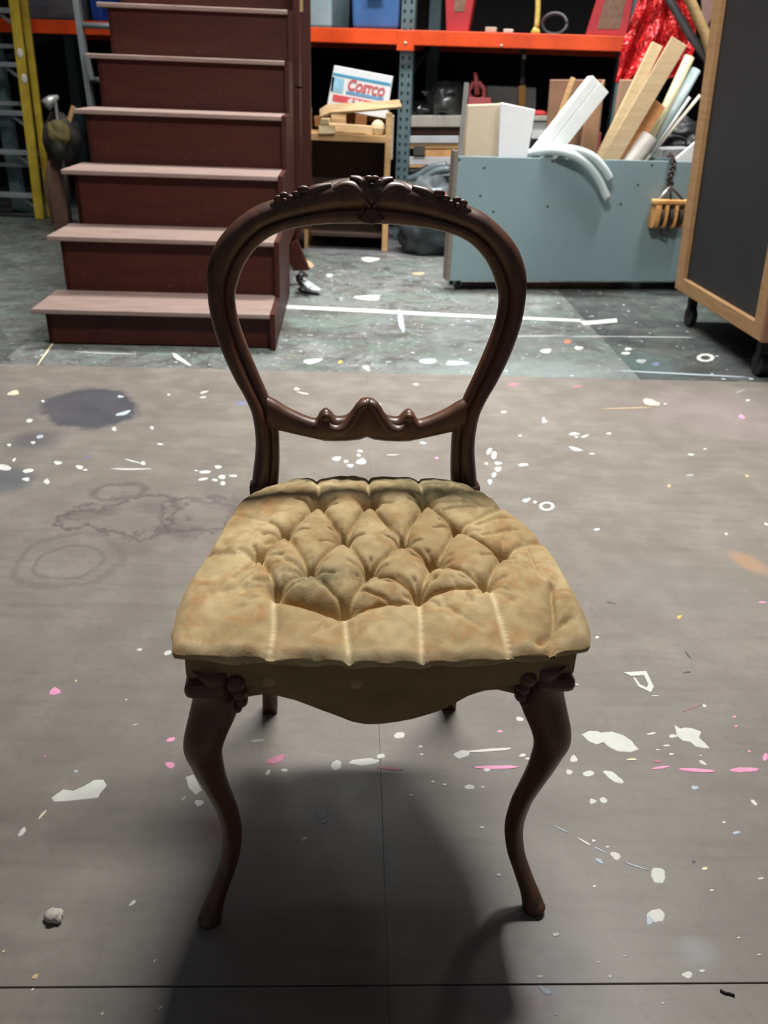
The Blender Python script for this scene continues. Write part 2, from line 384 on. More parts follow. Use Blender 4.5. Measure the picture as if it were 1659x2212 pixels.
crop(1000, 1780, .3972, [(1063, 280, 48, 38, 15), (1050, 500, 45, 42, 40), (1018, 522, 22, 28, 0, 'l'), (830, 175, 32, 20, 30), (740, 200, 26, 12, 30, 'l'), (505, 603, 18, 10), (420, 830, 22, 10), (445, 905, 42, 15, 35, 'l'), (1220, 822, 30, 20), (1300, 800, 16, 9), (1315, 243, 15, 11, 0, 'c'),
     (1353, 362, 11, 8), (1500, 620, 9, 6), (735, 752, 12, 4, -20), (880, 720, 12, 4), (1487, 48, 22, 9, -15, 'l'), (715, 340, 11, 8), (195, 280, 15, 11, 0, 'l'), (100, 18, 11, 8), (712, 92, 13, 8), (1620, 297, 20, 7), (660, 98, 40, 6, 30), (940, 230, 70, 4, 20, 'l'), (1610, 712, 12, 5), (1090, 975, 10, 5), (510, 1035, 8, 5), (800, 830, 12, 9, 0, 'l'), (1255, 205, 10, 9, 0, 'd')])
crop(0, 1780, .3978, [(720, 430, 27, 10, -42), (120, 48, 28, 14, -38), (840, 745, 16, 6, -50), (872, 998, 16, 6, -40), (20, 692, 10, 4, -30, 'c'), (555, 1032, 14, 7, -40), (190, 830, 22, 14, -30, 't'), (178, 900, 12, 5, -40), (1648, 85, 14, 9)])
crop(0, 1400, .3014, [(303, 1195, 45, 10, -45, 'c'), (160, 1310, 32, 15, -45), (1425, 1110, 36, 25, -10), (1000, 12, 20, 11), (1200, 35, 34, 14, -25), (545, 885, 18, 9, 0, 'l'), (393, 310, 42, 26, -15, 'p'), (1225, 657, 34, 19, -15, 'p'), (1218, 838, 36, 24, 10, 'p'), (545, 235, 11, 6, -40, 'c'), (905, 372, 10, 5, -20, 'c'),
     (970, 550, 28, 3, -12), (1315, 1080, 26, 5, -48), (320, 780, 14, 9, 0, 'q')])
crop(350, 1400, .5726, [(895, 330, 26, 11, -10), (657, 443, 24, 17, -10), (760, 430, 54, 14, -8), (825, 408, 15, 11), (1130, 400, 29, 16), (1240, 385, 78, 7, -4), (1160, 525, 17, 12), (1225, 460, 14, 8), (1350, 268, 15, 10), (400, 470, 13, 9, -40), (462, 462, 13, 8), (603, 625, 24, 20, 0, 'g'), (610, 655, 11, 6, 0, 'g'), (540, 718, 8, 6, 0, 'c'),
     (1022, 505, 9, 5), (1065, 515, 10, 4), (975, 372, 9, 5), (980, 402, 9, 5), (1360, 405, 14, 7), (1385, 418, 14, 6), (1210, 677, 7, 5), (1270, 855, 9, 6), (1487, 1080, 13, 7), (1260, 450, 74, 8, 0, 'p'), (1275, 315, 10, 6, 0, 'p'), (430, 420, 42, 13, -20, 'q'), (860, 455, 40, 6, 5, 'q'), (940, 555, 10, 5), (1210, 525, 9, 4), (360, 350, 24, 7, -10, 'g')])
crop(0, 740, .3376, [(370, 770, 26, 13), (508, 797, 23, 15), (545, 815, 14, 7), (830, 810, 130, 5, 0), (915, 772, 18, 11), (1395, 795, 24, 11), (1310, 828, 34, 11, -5), (1300, 873, 32, 9, -8), (1420, 860, 28, 13), (1375, 880, 23, 8), (1490, 853, 27, 8), (1425, 900, 19, 12), (1255, 820, 12, 5), (25, 800, 48, 18), (180, 820, 33, 15), (165, 875, 25, 12), (298, 890, 20, 17),
     (90, 750, 15, 9, -50), (188, 500, 20, 13), (58, 655, 14, 9), (212, 640, 16, 9), (255, 602, 22, 13, 0, 'l'), (730, 553, 15, 13), (972, 545, 13, 11), (1025, 650, 19, 7), (1305, 318, 26, 6, -15), (1300, 350, 22, 5, -10), (1080, 333, 10, 5), (790, 452, 50, 12, -15, 'l'), (85, 322, 38, 15, -10, 'c'), (275, 375, 13, 7), (1545, 388, 40, 11, 5, 'b'), (560, 730, 17, 10, 0, 'b'), (770, 345, 22, 8, 0, 'l'), (850, 760, 50, 5, 15)])
crop(600, 700, .3014, [(420, 965, 34, 16, -5), (490, 985, 17, 11), (600, 985, 37, 22), (590, 910, 19, 11), (580, 940, 19, 9), (990, 432, 21, 8), (135, 465, 21, 9), (180, 495, 40, 5, 10), (520, 1015, 28, 14, 0, 'l'), (1515, 910, 28, 16, -40), (1550, 940, 23, 26), (1580, 997, 29, 11), (1495, 1000, 13, 8), (1578, 1040, 24, 18), (1550, 1080, 18, 22, 0, 'l'), (1520, 1130, 18, 22, 0, 'l'), (1620, 630, 19, 9), (1140, 960, 16, 8, 0, 'p'),
     (820, 938, 50, 3), (1040, 852, 30, 9, 10, 'l'), (720, 578, 22, 10)])
crop(1100, 740, .337, [(908, 383, 56, 18, 12, 'c'), (770, 420, 170, 2.6, -2, 't'), (225, 505, 17, 11), (220, 485, 9, 6), (415, 585, 34, 9), (485, 600, 27, 7, -15), (430, 605, 13, 5), (640, 583, 15, 7), (425, 682, 44, 10, 15), (530, 713, 19, 5), (70, 597, 13, 5), (90, 783, 31, 11), (1165, 718, 19, 7), (1255, 682, 11, 5), (1530, 370, 15, 6, -10), (1490, 475, 21, 12, 20, 'p'), (1160, 850, 25, 8, 0, 'g'), (1025, 918, 13, 10, 0, 't'), (1525, 855, 13, 8, 30, 't'), (110, 1010, 28, 13, -20, 'l'), (165, 1022, 13, 9), (1000, 393, 12, 4), (435, 282, 36, 5, -5, 'q'), (25, 268, 40, 9, 0, 'q'), (1480, 312, 34, 5, -15, 'g')])
crop(1040, 960, .373, [(1146, 1000, 16, 10, -20, 'y'), (668, 493, 20, 7), (1418, 518, 10, 7), (1650, 462, 14, 7, 20), (750, 918, 28, 3, 15, 'd'), (1195, 1218, 30, 5, 50, 'd'), (1190, 1320, 24, 4, -10, 'd'), (1630, 915, 25, 5, 5, 'p'), (670, 1118, 12, 8)])
# strokes on the older sheets
ZD = -.003
splash_poly([(612, 659), (800, 668), (1000, 679), (1255, 690), (1252, 695), (1000, 685), (800, 675), (612, 666)], 'w', ZD)
splash_poly([(1252, 694), (1290, 692), (1332, 688), (1334, 696), (1300, 699), (1262, 702)], 'w', ZD)
crop(0, 0, 1, [(795, 643, 27, 6, 0, 'w'), (866, 692, 6, 26, -10, 'l'), (1180, 758, 12, 5, -5, 'w'), (1226, 738, 9, 4, 0, 'o'), (1250, 752, 9, 4, 0, 'w'), (1182, 814, 6, 3, 0, 'b'), (1417, 786, 9, 4, 0, 'b'), (1357, 754, 8, 3), (1352, 763, 10, 2.5), (1385, 780, 12, 4, 0, 'g'), (1290, 727, 70, 1.2, 0, 'g'), (1410, 728, 90, 1.2, 1, 'g'), (1480, 808, 130, 1.6, 3, 'l'),
     (390, 776, 24, 4, 32), (100, 762, 36, 2, -55, 'c'), (230, 763, 66, 1.6, 2, 'g'), (1140, 726, 90, 1.3, 0, 'g'), (925, 780, 22, 5, 0, 'l'), (985, 784, 24, 5, 0, 'l'), (735, 782, 5, 3, 0, 'y'), (792, 795, 9, 5, 30, 'c'), (675, 780, 20, 5, -8), (1160, 575, 10, 3), (800, 560, 20, 5, 0, 'w'), (905, 591, 14, 2.5, 0, 't'), (712, 595, 8, 3), (655, 570, 26, 8, 0, 't')], ZD)
mbS = MB()
for _ in range(520):
    gx, gy = rng.uniform(-1.3, 1.55), rng.uniform(.03, 2.3)
    c = grid(gx, gy, -.003); a = rng.uniform(.003, .016) * rng.uniform(.4, 1); b = a * rng.uniform(.3, .9); t = rng.uniform(0, 3.14)
    P = [c + np.array([a * math.cos(t) * math.cos(u) - b * math.sin(t) * math.sin(u), a * math.sin(t) * math.cos(u) + b * math.cos(t) * math.sin(u), .0008]) * (1 if k % 2 else .75) for k, u in enumerate(np.linspace(0, 6.28, 7, endpoint=False))]
    mbS.add(P, [tuple(range(7))])
o = mbS.build('paint_speckle', SM['l'], floor); o['kind'] = 'stuff'

# ------------------------------------------------------------------ THE CHAIR
chair = thing('balloon_back_chair', (-.0115, .975, 0), 'antique carved dark wood balloon back chair with worn olive gold tufted velvet seat', 'chair', rz=.088)
def wood_dark():
    k = NT('mahogany'); v = k.coords()
    g = k.noise(v, 5, 6, .6, (9, 9, 1.6), .8); b = k.noise(v, 7, 3)
    col = k.mix(k.rng(g, .3, .7), lin((64, 39, 29)), lin((102, 65, 47)))
    col = k.mix(k.math('MULTIPLY', k.rng(b, .5, .75), .6), col, lin((122, 78, 52)))
    k.color(col); k.bump(g, .05, .002); k.set(Roughness=.42, Specular_IOR_Level=.5, Coat_Weight=.35, Coat_Roughness=.4); return k.m
MW = wood_dark()
def velvet():
    k = NT('olive_velvet'); v = k.coords()
    n1 = k.noise(v, 9, 4, .6); n2 = k.noise(v, 26, 5, .65, None, .5); n3 = k.noise(v, 300, 2)
    col = k.mix(k.rng(n1, .38, .62), lin((166, 141, 100)), lin((200, 176, 132)))
    col = k.mix(k.math('MULTIPLY', k.rng(n2, .48, .62), .75), col, lin((172, 130, 84)))
    at = k.n('ShaderNodeAttribute', attribute_name='wear')
    col = k.mix(k.math('MULTIPLY', at.outputs['Fac'], .8), col, lin((226, 208, 166)))
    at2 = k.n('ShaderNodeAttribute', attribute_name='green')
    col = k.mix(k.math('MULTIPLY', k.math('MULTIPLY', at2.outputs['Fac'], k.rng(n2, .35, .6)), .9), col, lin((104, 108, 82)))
    k.color(col); k.bump(k.math('ADD', n2, k.math('MULTIPLY', n3, .15)), .35, .004)
    k.set(Roughness=.85, Sheen_Weight=.35, Sheen_Roughness=.4, Specular_IOR_Level=.2); k.b.inputs['Sheen Tint'].default_value = lin((235, 215, 165)); return k.m
MV = velvet()
m_vdark = M('apron_velvet', (152, 130, 94), .9, var=.12, scale=20, spec=.2)
# seat cushion
OUT = np.array([(-.219, -.214), (-.117, -.224), (-.04, -.230), (.037, -.233), (.13, -.229), (.222, -.214), (.245, -.190), (.251, -.102), (.240, .013), (.203, .108), (.172, .178), (.127, .212), (.047, .224), (-.063, .222), (-.121, .208), (-.165, .172), (-.194, .125), (-.224, -.01), (-.243, -.102), (-.240, -.196)])
OUT = OUT * np.array([.98, 1.0]) - np.array([0, .006]) * np.clip(OUT[:, 1:] / .22, 0, 1)
P = np.vstack([OUT[-3:], OUT, OUT[:3]]); sp = spline(P, 700)
ang = np.unwrap(np.arctan2(sp[:, 1] + .01, sp[:, 0])); NA = 420
a0 = math.atan2(OUT[0, 1] + .01, OUT[0, 0])
tt = a0 + np.linspace(0, 2 * math.pi, NA, endpoint=False)
rad = np.hypot(sp[:, 0], sp[:, 1] + .01)
base_a = ang - 2 * math.pi * round((ang[np.argmin(np.hypot(sp[:, 0] - OUT[0, 0], sp[:, 1] - OUT[0, 1]))] - a0) / (2 * math.pi))
RO = np.interp(tt, base_a, rad) if base_a[0] <= tt[0] and base_a[-1] >= tt[-1] else np.interp(np.mod(tt, 2 * math.pi), np.sort(np.mod(ang, 2 * math.pi)), rad[np.argsort(np.mod(ang, 2 * math.pi))], period=2 * math.pi)
B = [(-.072, .093), (-.002, .093), (.077, .098)]; Cc = [(-.116, .013), (-.041, -.015), (.035, -.022), (.114, .017)]
D = [(-.148, -.04), (-.086, -.082), (-.009, -.088), (.072, -.068), (.164, -.038)]; E_ = [(-.123, -.117), (-.042, -.150), (.045, -.13), (.132, -.114)]
SEG = []   # (a, b, depth, halfwidth, wear)
def sg(a, b, d=1.0, wv=.0072, wear=0.0): SEG.append((a, b, d, wv, wear))
for i, a in enumerate(B):
    sg(a, Cc[i], 1.0); sg(a, Cc[i + 1], .9)
sg(Cc[0], D[0], 1.2); sg(Cc[3], D[4], 1.2)
for i, a in enumerate(Cc):
    sg(a, D[i], .75) if i else None
    if i < 3 or True: sg(a, D[i + 1], .7)
for i, a in enumerate(D):
    if i < 4: sg(a, E_[i], .7)
    if i > 0: sg(a, E_[i - 1], .7)
for b, e in ((B[0], (-.074, .235)), (B[1], (.003, .24)), (B[2], (.082, .235))): sg(b, e, .55, .008, .25)
for b, e in ((E_[0], (-.127, -.245)), (E_[1], (-.041, -.25)), (E_[2], (.036, -.255)), (E_[3], (.140, -.25))): sg(b, e, .5, .007, 1.0)
sg(D[0], (-.250, -.008), .6, .008, .6); sg(D[4], (.255, .03), .7, .008, .4); sg(Cc[3], (.215, .13), .55, .008); sg(Cc[0], (-.215, .10), .18, .01); sg(B[2], (.17, .17), .4, .008); sg(B[2], (.2, .1), .35, .01)
sg((-.118, -.128), (-.046, -.157), 2.2, .010); sg((-.04, -.158), (.043, -.142), 1.0, .008); sg((.045, -.134), (.13, -.118), 1.0, .007); sg((-.03, -.125), (.02, -.15), .5, .005); sg((0, -.11), (.04, -.125), .5, .005)
sg((.02, -.105), (.045, -.13), .4, .006); sg((.08, -.085), (.12, -.1), .45, .006); sg((.215, -.10), (.185, -.235), .8, .008); sg((.175, -.21), (.225, -.165), .6, .007); sg((.205, -.09), (.2, .0), .4, .01); sg((-.175, -.09), (-.15, -.055), .4, .006); sg((-.16, -.12), (-.123, -.117), .4, .007); sg((-.2, -.12), (-.15, -.112), .25, .006)
sg((.145, .0), (.2, .03), .45, .006); sg((.14, .03), (.19, .07), .45, .006); sg((.1, .07), (.15, .09), .4, .006); sg((-.1, .06), (-.06, .045), .2, .008)
_cr = np.random.default_rng(77)
for q in B + Cc + D + E_:
    a0_ = _cr.uniform(0, 6.28)
    for k in range(6):
        a_ = a0_ + k * 1.05 + _cr.uniform(-.35, .35); L_ = _cr.uniform(.016, .036)
        sg(q, (q[0] + L_ * math.cos(a_), q[1] + L_ * math.sin(a_)), _cr.uniform(.25, .5), .0042)
for k in range(26):
    u_ = _cr.uniform(-2.9, .1); r_ = _cr.uniform(.6, .85); x_ = .235 * r_ * math.cos(u_); y_ = .215 * r_ * math.sin(u_); a_ = u_ + _cr.uniform(-.7, .7); L_ = _cr.uniform(.02, .05)
    sg((x_, y_), (x_ + L_ * math.cos(a_), y_ + L_ * math.sin(a_)), _cr.uniform(.12, .3), .005)
def vnoise(x, y, f, seed):
    r = np.random.default_rng(seed); s = 0
    for k in range(7):
        a = r.uniform(0, 6.28); ff = f * r.uniform(.6, 1.5); s = s + np.sin(ff * (x * math.cos(a) + y * math.sin(a)) + r.uniform(0, 6.28))
    return s / 7
def seat_height(x, y, rr):
    wx = x + .004 * vnoise(x, y, 70, 1); wy = y + .004 * vnoise(x, y, 70, 2)
    pl = np.ones_like(x) * 9; h = np.zeros_like(x); wear = np.zeros_like(x)
    dep = np.zeros_like(x); pinch = np.zeros_like(x)
    for (a, b, d, wv, wr) in SEG:
        ax, ay = a; bx, by = b; L2 = (bx - ax) ** 2 + (by - ay) ** 2
        t = np.clip(((wx - ax) * (bx - ax) + (wy - ay) * (by - ay)) / L2, 0, 1)
        dist = np.hypot(wx - ax - t * (bx - ax), wy - ay - t * (by - ay))
        v = d * np.exp(-(dist / wv))
        dep = np.maximum(dep, v)
        pinch = np.maximum(pinch, min(1.0, d) * np.exp(-(dist / .0024) ** 2) * (1 - .6 * wr))
        if wr: wear = np.maximum(wear, wr * np.exp(-(dist / .0035) ** 2))
    pit = np.zeros_like(x)
    for q in B + Cc + D + E_:
        dd = np.hypot(wx - q[0], wy - q[1]); big = 1.35 if q in B else (1.0 if q[1] > -.1 else .7)
        pit = np.maximum(pit, big * np.exp(-(dd / .0095) ** 1.4))
    dome = .010 * (1 - rr ** 2) + .006 * np.clip(1 - ((y - .05) / .2) ** 2, 0, 1)
    h = .4475 + dome + .0125 * (1 - np.minimum(2.0, dep)) - .034 * pit - .0065 * pinch - (.0085 + .0085 * np.clip((.10 - y) / .15, 0, 1)) * np.clip((rr - .5) / .5, 0, 1) ** 1.4 + .0024 * vnoise(x, y, 110, 3) + .0016 * vnoise(x, y, 240, 4)
    edge = np.clip((rr - .945) / .055, 0, 1)
    h = h - np.maximum(h - .436, .004) * edge ** 2.2
    wear = np.maximum(wear, .55 * np.exp(-((rr - .97) / .022) ** 2) * (vnoise(x, y, 90, 6) * .8 + .6).clip(0, 1))
    wear = np.maximum(wear, .35 * np.clip(vnoise(x, y, 60, 9) * 2 - .3, 0, 1) * (rr > .6))
    return h, wear
NR = 120; V = []; wearv = []; greenv = []
rs = np.linspace(0, 1, NR + 1)[1:] ** .8
V.append((0, -.01, float(seat_height(np.array([0.]), np.array([-.01]), np.array([0.]))[0][0]))); wearv.append(0); greenv.append(.3)
for r in rs:
    x = r * RO * np.cos(tt); y = -.01 + r * RO * np.sin(tt)
    h, we = seat_height(x, y, np.full_like(x, r))
    V += list(zip(x, y, h)); wearv += list(we)
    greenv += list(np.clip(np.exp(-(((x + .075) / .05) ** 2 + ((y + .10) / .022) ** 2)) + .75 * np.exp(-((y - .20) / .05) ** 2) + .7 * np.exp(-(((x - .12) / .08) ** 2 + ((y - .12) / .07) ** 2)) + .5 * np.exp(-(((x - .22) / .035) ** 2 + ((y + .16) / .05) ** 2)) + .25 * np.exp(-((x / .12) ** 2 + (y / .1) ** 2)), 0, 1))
for (grow, z) in ((1.003, .433), (1.0, .429), (.985, .426)):
    x = RO * grow * np.cos(tt) + .0012 * np.sin(tt * 40); y = -.01 + RO * grow * np.sin(tt) + .0012 * np.sin(tt * 37)
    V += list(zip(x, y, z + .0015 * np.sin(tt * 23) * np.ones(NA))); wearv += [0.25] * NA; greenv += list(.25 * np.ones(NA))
F = [(0, 1 + k, 1 + (k + 1) % NA) for k in range(NA)]
for i in range(NR + 2):
    a = 1 + i * NA; b = a + NA
    F += [(a + k, b + k, b + (k + 1) % NA, a + (k + 1) % NA) for k in range(NA)]
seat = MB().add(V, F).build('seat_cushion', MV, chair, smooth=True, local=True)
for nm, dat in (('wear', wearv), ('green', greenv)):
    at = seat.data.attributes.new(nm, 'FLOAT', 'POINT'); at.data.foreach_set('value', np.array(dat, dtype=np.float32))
for q in B + Cc + D + E_:
    h, _ = seat_height(np.array([q[0]]), np.array([q[1]]), np.array([.5]))
    MB().ball((q[0], q[1], float(h[0]) + .001), (.006, .006, .003), 10, 6).build('tuft_button', m_vdark, seat, smooth=True, local=True)
# rail under the cushion following the seat plan (velvet band over the wooden frame)
rings = []
band = spline(np.vstack([OUT, OUT[:1]]) * np.array([.955, .955]) + np.array([0, .0]), 160)[:-1]
mbb = MB(); n = len(band)
inner = band * .90
VV = [(x, y, .4265) for x, y in band] + [(x, y, .388) for x, y in band] + [(x, y, .388) for x, y in inner] + [(x, y, .4265) for x, y in inner]
FF = []
for k in range(n):
    j = (k + 1) % n
    for a, b in ((0, 1), (1, 2), (2, 3), (3, 0)): FF.append((a * n + k, a * n + j, b * n + j, b * n + k))
mbb.add(VV, FF).build('seat_rail', m_vdark, chair, smooth=False, local=True)
# front apron with its waved lower edge
apx = np.linspace(-.178, .178, 73)
prof = np.interp(np.abs(apx), [0, .018, .035, .07, .1, .118, .133, .150, .165, .178], [.330, .331, .335, .350, .367, .3725, .374, .3685, .362, .356])
mb = MB(); V = []; F = []
for i, x in enumerate(apx):
    yb = -.203 - .012 * (1 - (x / .18) ** 2); tuck = .0015 * math.sin(x * 70)
    zz = np.linspace(.425, prof[i], 9)
    for z in zz: V.append((x, yb + tuck + .004 * ((.425 - z) / .08), z))
    for z in zz[::-1]: V.append((x, yb + .016, z))
m = 18
for i in range(len(apx) - 1):
    for k in range(m): F.append((i * m + k, (i + 1) * m + k, (i + 1) * m + (k + 1) % m, i * m + (k + 1) % m))
F.append(tuple(range(m))); F.append(tuple((len(apx) - 1) * m + k for k in range(m))[::-1])
MB().add(V, F).build('seat_apron', m_vdark, chair, smooth=True, local=True)
bt = None
for x in (-.129, -.031, .049, .136):
    yb = -.203 - .012 * (1 - (x / .18) ** 2)
    mb = MB().ball((0, 0, 0), (.0085, .004, .0085), 16, 8)
    if bt is None: bt = mb.build('fabric_button', M('button_velvet', (176, 152, 112), .9, var=.1, scale=40, spec=.2), chair, smooth=True, local=True); bt.location = (x, yb - .003, .397)
    else: inst(bt, chair, (x, yb - .003, .397))
for s in (-1, 1):       # side aprons
    a = np.array([.207 * s, -.165, 0]); b = np.array([.158 * s, .16, 0]); pts = []
    for t in np.linspace(0, 1, 25): pts.append((a + (b - a) * t) + np.array([0.012 * s * math.sin(math.pi * t), 0, .356 + .026 * abs(math.sin(math.pi * t * 1.0)) - .016 * math.exp(-((t - .5) / .18) ** 2)]))
    top = [np.array([p[0], p[1], .40]) for p in pts][::-1]
    MB().prism(pts + top, (-.014 * s, 0, 0)).build('side_apron', m_vdark, chair, local=True)
# front legs: cabriole, lofted along a curve lying in the seat's diagonal
LG = [(.405, .192, .0235, .0235), (.385, .1905, .0235, .0235), (.36, .1905, .0230, .0235), (.335, .197, .0220, .023), (.31, .206, .0198, .0205), (.29, .2095, .0178, .0185), (.265, .2065, .0156, .016), (.24, .2025, .0140, .0142), (.205, .1955, .0125, .0125), (.17, .189, .0113, .0113), (.125, .1855, .0104, .0104), (.085, .1905, .0098, .0098), (.053, .2015, .0096, .0098), (.028, .2115, .0106, .0108), (.012, .2165, .0122, .012), (.0, .2175, .0116, .0116)]
lg = spline(np.array(LG), 60)
for s in (-1, 1):
    rings = []
    for z, c, rx, rd in lg:
        out = np.array([s, -1, 0]) / math.sqrt(2); side = np.array([s, 1, 0]) / math.sqrt(2); ctr = np.array([s * c, .005 - c, max(z, 0)])
        ring = []
        for u in np.linspace(0, 6.2832, 20, endpoint=False):
            cu, su = math.cos(u), math.sin(u); e = .72
            ring.append(ctr + out * rd * 1.12 * math.copysign(abs(cu) ** e, cu) + side * rx * 1.12 * math.copysign(abs(su) ** e, su))
        rings.append(ring)
    leg = MB().loft(rings).build('front_leg', MW, chair, smooth=True, local=True)
    # carved ears beside the knee and the moulded corner block above it
    mb = MB()
    c0 = np.array([s * .2005, -.1985, .387])
    mb.obox(c0 + np.array([0, .004, -.004]), (1, 0, 0), (0, 1, 0), (0, 0, 1), .048, .044, .020)
    blk = mb.build('corner_block', MW, leg, bevel=.009, seg=3, local=True)
    ear = MB()
    yy = -.205
    for (x, z, r) in ((.166, .393, .011), (.162, .380, .0085), (.1605, .370, .0075), (.165, .361, .0055)):
        ear.ball((s * x, yy - .006, z), (r, .010, r), 12, 8)
    ear.build('carved_ear', MW, leg, smooth=True, local=True); ear = MB()
    for (y, z, r) in ((-.168, .393, .010), (-.164, .381, .0075)):
        ear.ball((s * .213, y, z), (.009, r, r), 12, 8)
    ear.build('carved_ear', MW, leg, smooth=True, local=True)
    toe = MB().ball((s * .221, .005 - .221, .0085), (.0125, .0125, .0085), 14, 9).build('scroll_toe', MW, leg, smooth=True, local=True)
# rear legs: square sabre legs continuing the back stiles
for s in (-1, 1):
    rings = []
    for z, x, y, hw, hd in spline(np.array([(.44, .157, .212, .021, .016), (.38, .155, .205, .0205, .017), (.30, .153, .199, .018, .0165), (.2, .153, .196, .0155, .015), (.1, .155, .199, .0135, .0135), (.04, .158, .204, .0128, .013), (0, .159, .207, .0128, .013)]), 26):
        rings.append([np.array([s * x + a * hw, y + b * hd, z]) for a, b in ((-1, -.8), (-.8, -1), (.8, -1), (1, -.8), (1, .8), (.8, 1), (-.8, 1), (-1, .8))])
    MB().loft(rings).build('rear_leg', MW, chair, smooth=True, local=True)
# the balloon back
oh = np.array([(.181, .405), (.1745, .45), (.1685, .50), (.1725, .545), (.184, .575), (.1985, .602), (.2165, .645), (.2285, .69), (.2315, .735), (.2275, .762), (.2145, .790), (.1915, .815), (.162, .836), (.13, .848), (.10, .858), (.065, .870), (.035, .8765), (0, .879)])
ih = np.array([(.139, .405), (.134, .45), (.1325, .495), (.1345, .530), (.1455, .566), (.161, .604), (.1765, .644), (.189, .683), (.1925, .715), (.187, .737), (.178, .758), (.162, .780), (.137, .799), (.10, .8105), (.058, .816), (0, .818)])
N2 = 110
O2 = spline(oh, N2); I2 = spline(ih, N2)
O2 = np.vstack([O2, (O2 * np.array([-1, 1]))[::-1][1:]]); I2 = np.vstack([I2, (I2 * np.array([-1, 1]))[::-1][1:]])
def back_y(z): return .215 + .15 * (z - .42)
PROF = [(0, .002), (.02, -.006), (.08, -.012), (.18, -.0165), (.3, -.0185), (.42, -.018), (.52, -.0155), (.60, -.0115), (.645, -.0065), (.67, -.0065), (.69, -.0095), (.72, -.0105), (.80, -.0095), (.92, -.0075), (.98, -.004), (1.0, .001), (1.0, .007), (.95, .012), (.8, .0145), (.5, .0155), (.2, .014), (.05, .0105)]
rings = []
for a, b in zip(O2, I2):
    ring = []
    for u, f in PROF:
        x, z = a + (b - a) * u; ring.append(np.array([x, back_y(z) + f, z]))
    rings.append(ring)
bf = MB().loft(rings).build('back_frame', MW, chair, smooth=True, local=True)
def bp(x, z, f=0.0): return np.array([x + .001, back_y(z) + f, z])
# carved crest: central shell, leaf tips, flowers and berries
def strip(pts, wd, hgt, f0=-.019):     # a raised carved ridge along (x, z) points
    P = spline(np.array([(x, z, ww, hh) for (x, z), ww, hh in zip(pts, wd, hgt)]), 26); mb = MB(); rings = []
    for i in range(len(P)):
        t = P[min(i + 1, len(P) - 1)][:2] - P[max(i - 1, 0)][:2]; t = t / (np.linalg.norm(t) + 1e-9); nn = np.array([-t[1], t[0]])
        x, z, ww, hh = P[i]; ring = []
        for u in np.linspace(0, 6.2832, 12, endpoint=False):
            q = np.array([x, z]) + nn * ww * math.cos(u); ring.append(bp(q[0], q[1], f0 + .004 - hh * math.sin(u)))
        rings.append(ring)
    return mb.loft(rings)
for s in (-1, 1):
    mb = strip([(s * .002, .842), (s * .012, .855), (s * .026, .866), (s * .040, .868), (s * .052, .862), (s * .066, .857)], [.004, .0085, .0085, .006, .0065, .002], [.010, .012, .011, .009, .009, .003], -.012)
    mb.build('carved_leaf', MW, bf, smooth=True, local=True)
    strip([(s * .056, .868), (s * .078, .862), (s * .094, .853), (s * .105, .848)], [.004, .006, .005, .002], [.006, .008, .006, .002], -.012).build('carved_leaf', MW, bf, smooth=True, local=True)
    strip([(s * .0, .848), (s * .008, .862), (s * .016, .874), (s * .03, .878)], [.003, .006, .006, .003], [.008, .010, .009, .004], -.010).build('carved_leaf', MW, bf, smooth=True, local=True)
    for x, z, r in ((.094, .8615, .0062), (.0905, .8515, .0056), (.1035, .8555, .0052), (.1085, .8505, .0042)):
        MB().ball(bp(s * x, z, -.0125), (r * 1.45, r * .62, r * .85), 12, 7).build('carved_berry', MW, bf, smooth=True, local=True)
    fl = MB(); 
    for k in range(5):
        u = 6.2832 * k / 5 + .4; fl.ball(bp(s * .120 + .0085 * math.cos(u), .8475 + .0056 * math.sin(u), -.0135), (.0072, .0036, .0052), 10, 7)
    fl.ball(bp(s * .120, .8475, -.0175), .0036, 10, 7)
    fl.build('carved_flower', MW, bf, smooth=True, local=True)
    strip([(s * .126, .846), (s * .136, .840), (s * .143, .835)], [.004, .005, .002], [.006, .007, .003], -.013).build('carved_leaf', MW, bf, smooth=True, local=True)
fl = MB()
for k in range(6):
    u = 6.2832 * k / 6; fl.ball(bp(.0085 * math.cos(u), .8735 + .0052 * math.sin(u), -.011), (.0068, .0045, .0042), 10, 7)
fl.build('carved_flower', MW, bf, smooth=True, local=True)
MB().ball(bp(0, .870, -.0155), (.0045, .003, .0032), 10, 7).build('flower_centre', M('recess_shade', (22, 13, 10), .7), bf, smooth=True, local=True)  # near-black bead: shade of a carved hollow put into its colour
mb = MB(); pts = [(-.021, .8255), (-.013, .829), (-.008, .838), (0, .843), (.008, .838), (.013, .829), (.021, .8255), (.012, .820), (0, .8185), (-.012, .820)]
mb.prism([bp(x, z, -.0045) for x, z in pts], (0, -.009, 0)).build('keystone', MW, bf, bevel=.003, seg=3, local=True)
for s in (-1, 1): strip([(s * .022, .8285), (s * .0155, .831), (s * .0105, .840), (s * .003, .8465)], [.0014, .002, .002, .0014], [.004, .005, .005, .003], -.010).build('keystone_bead', MW, bf, smooth=True, local=True)
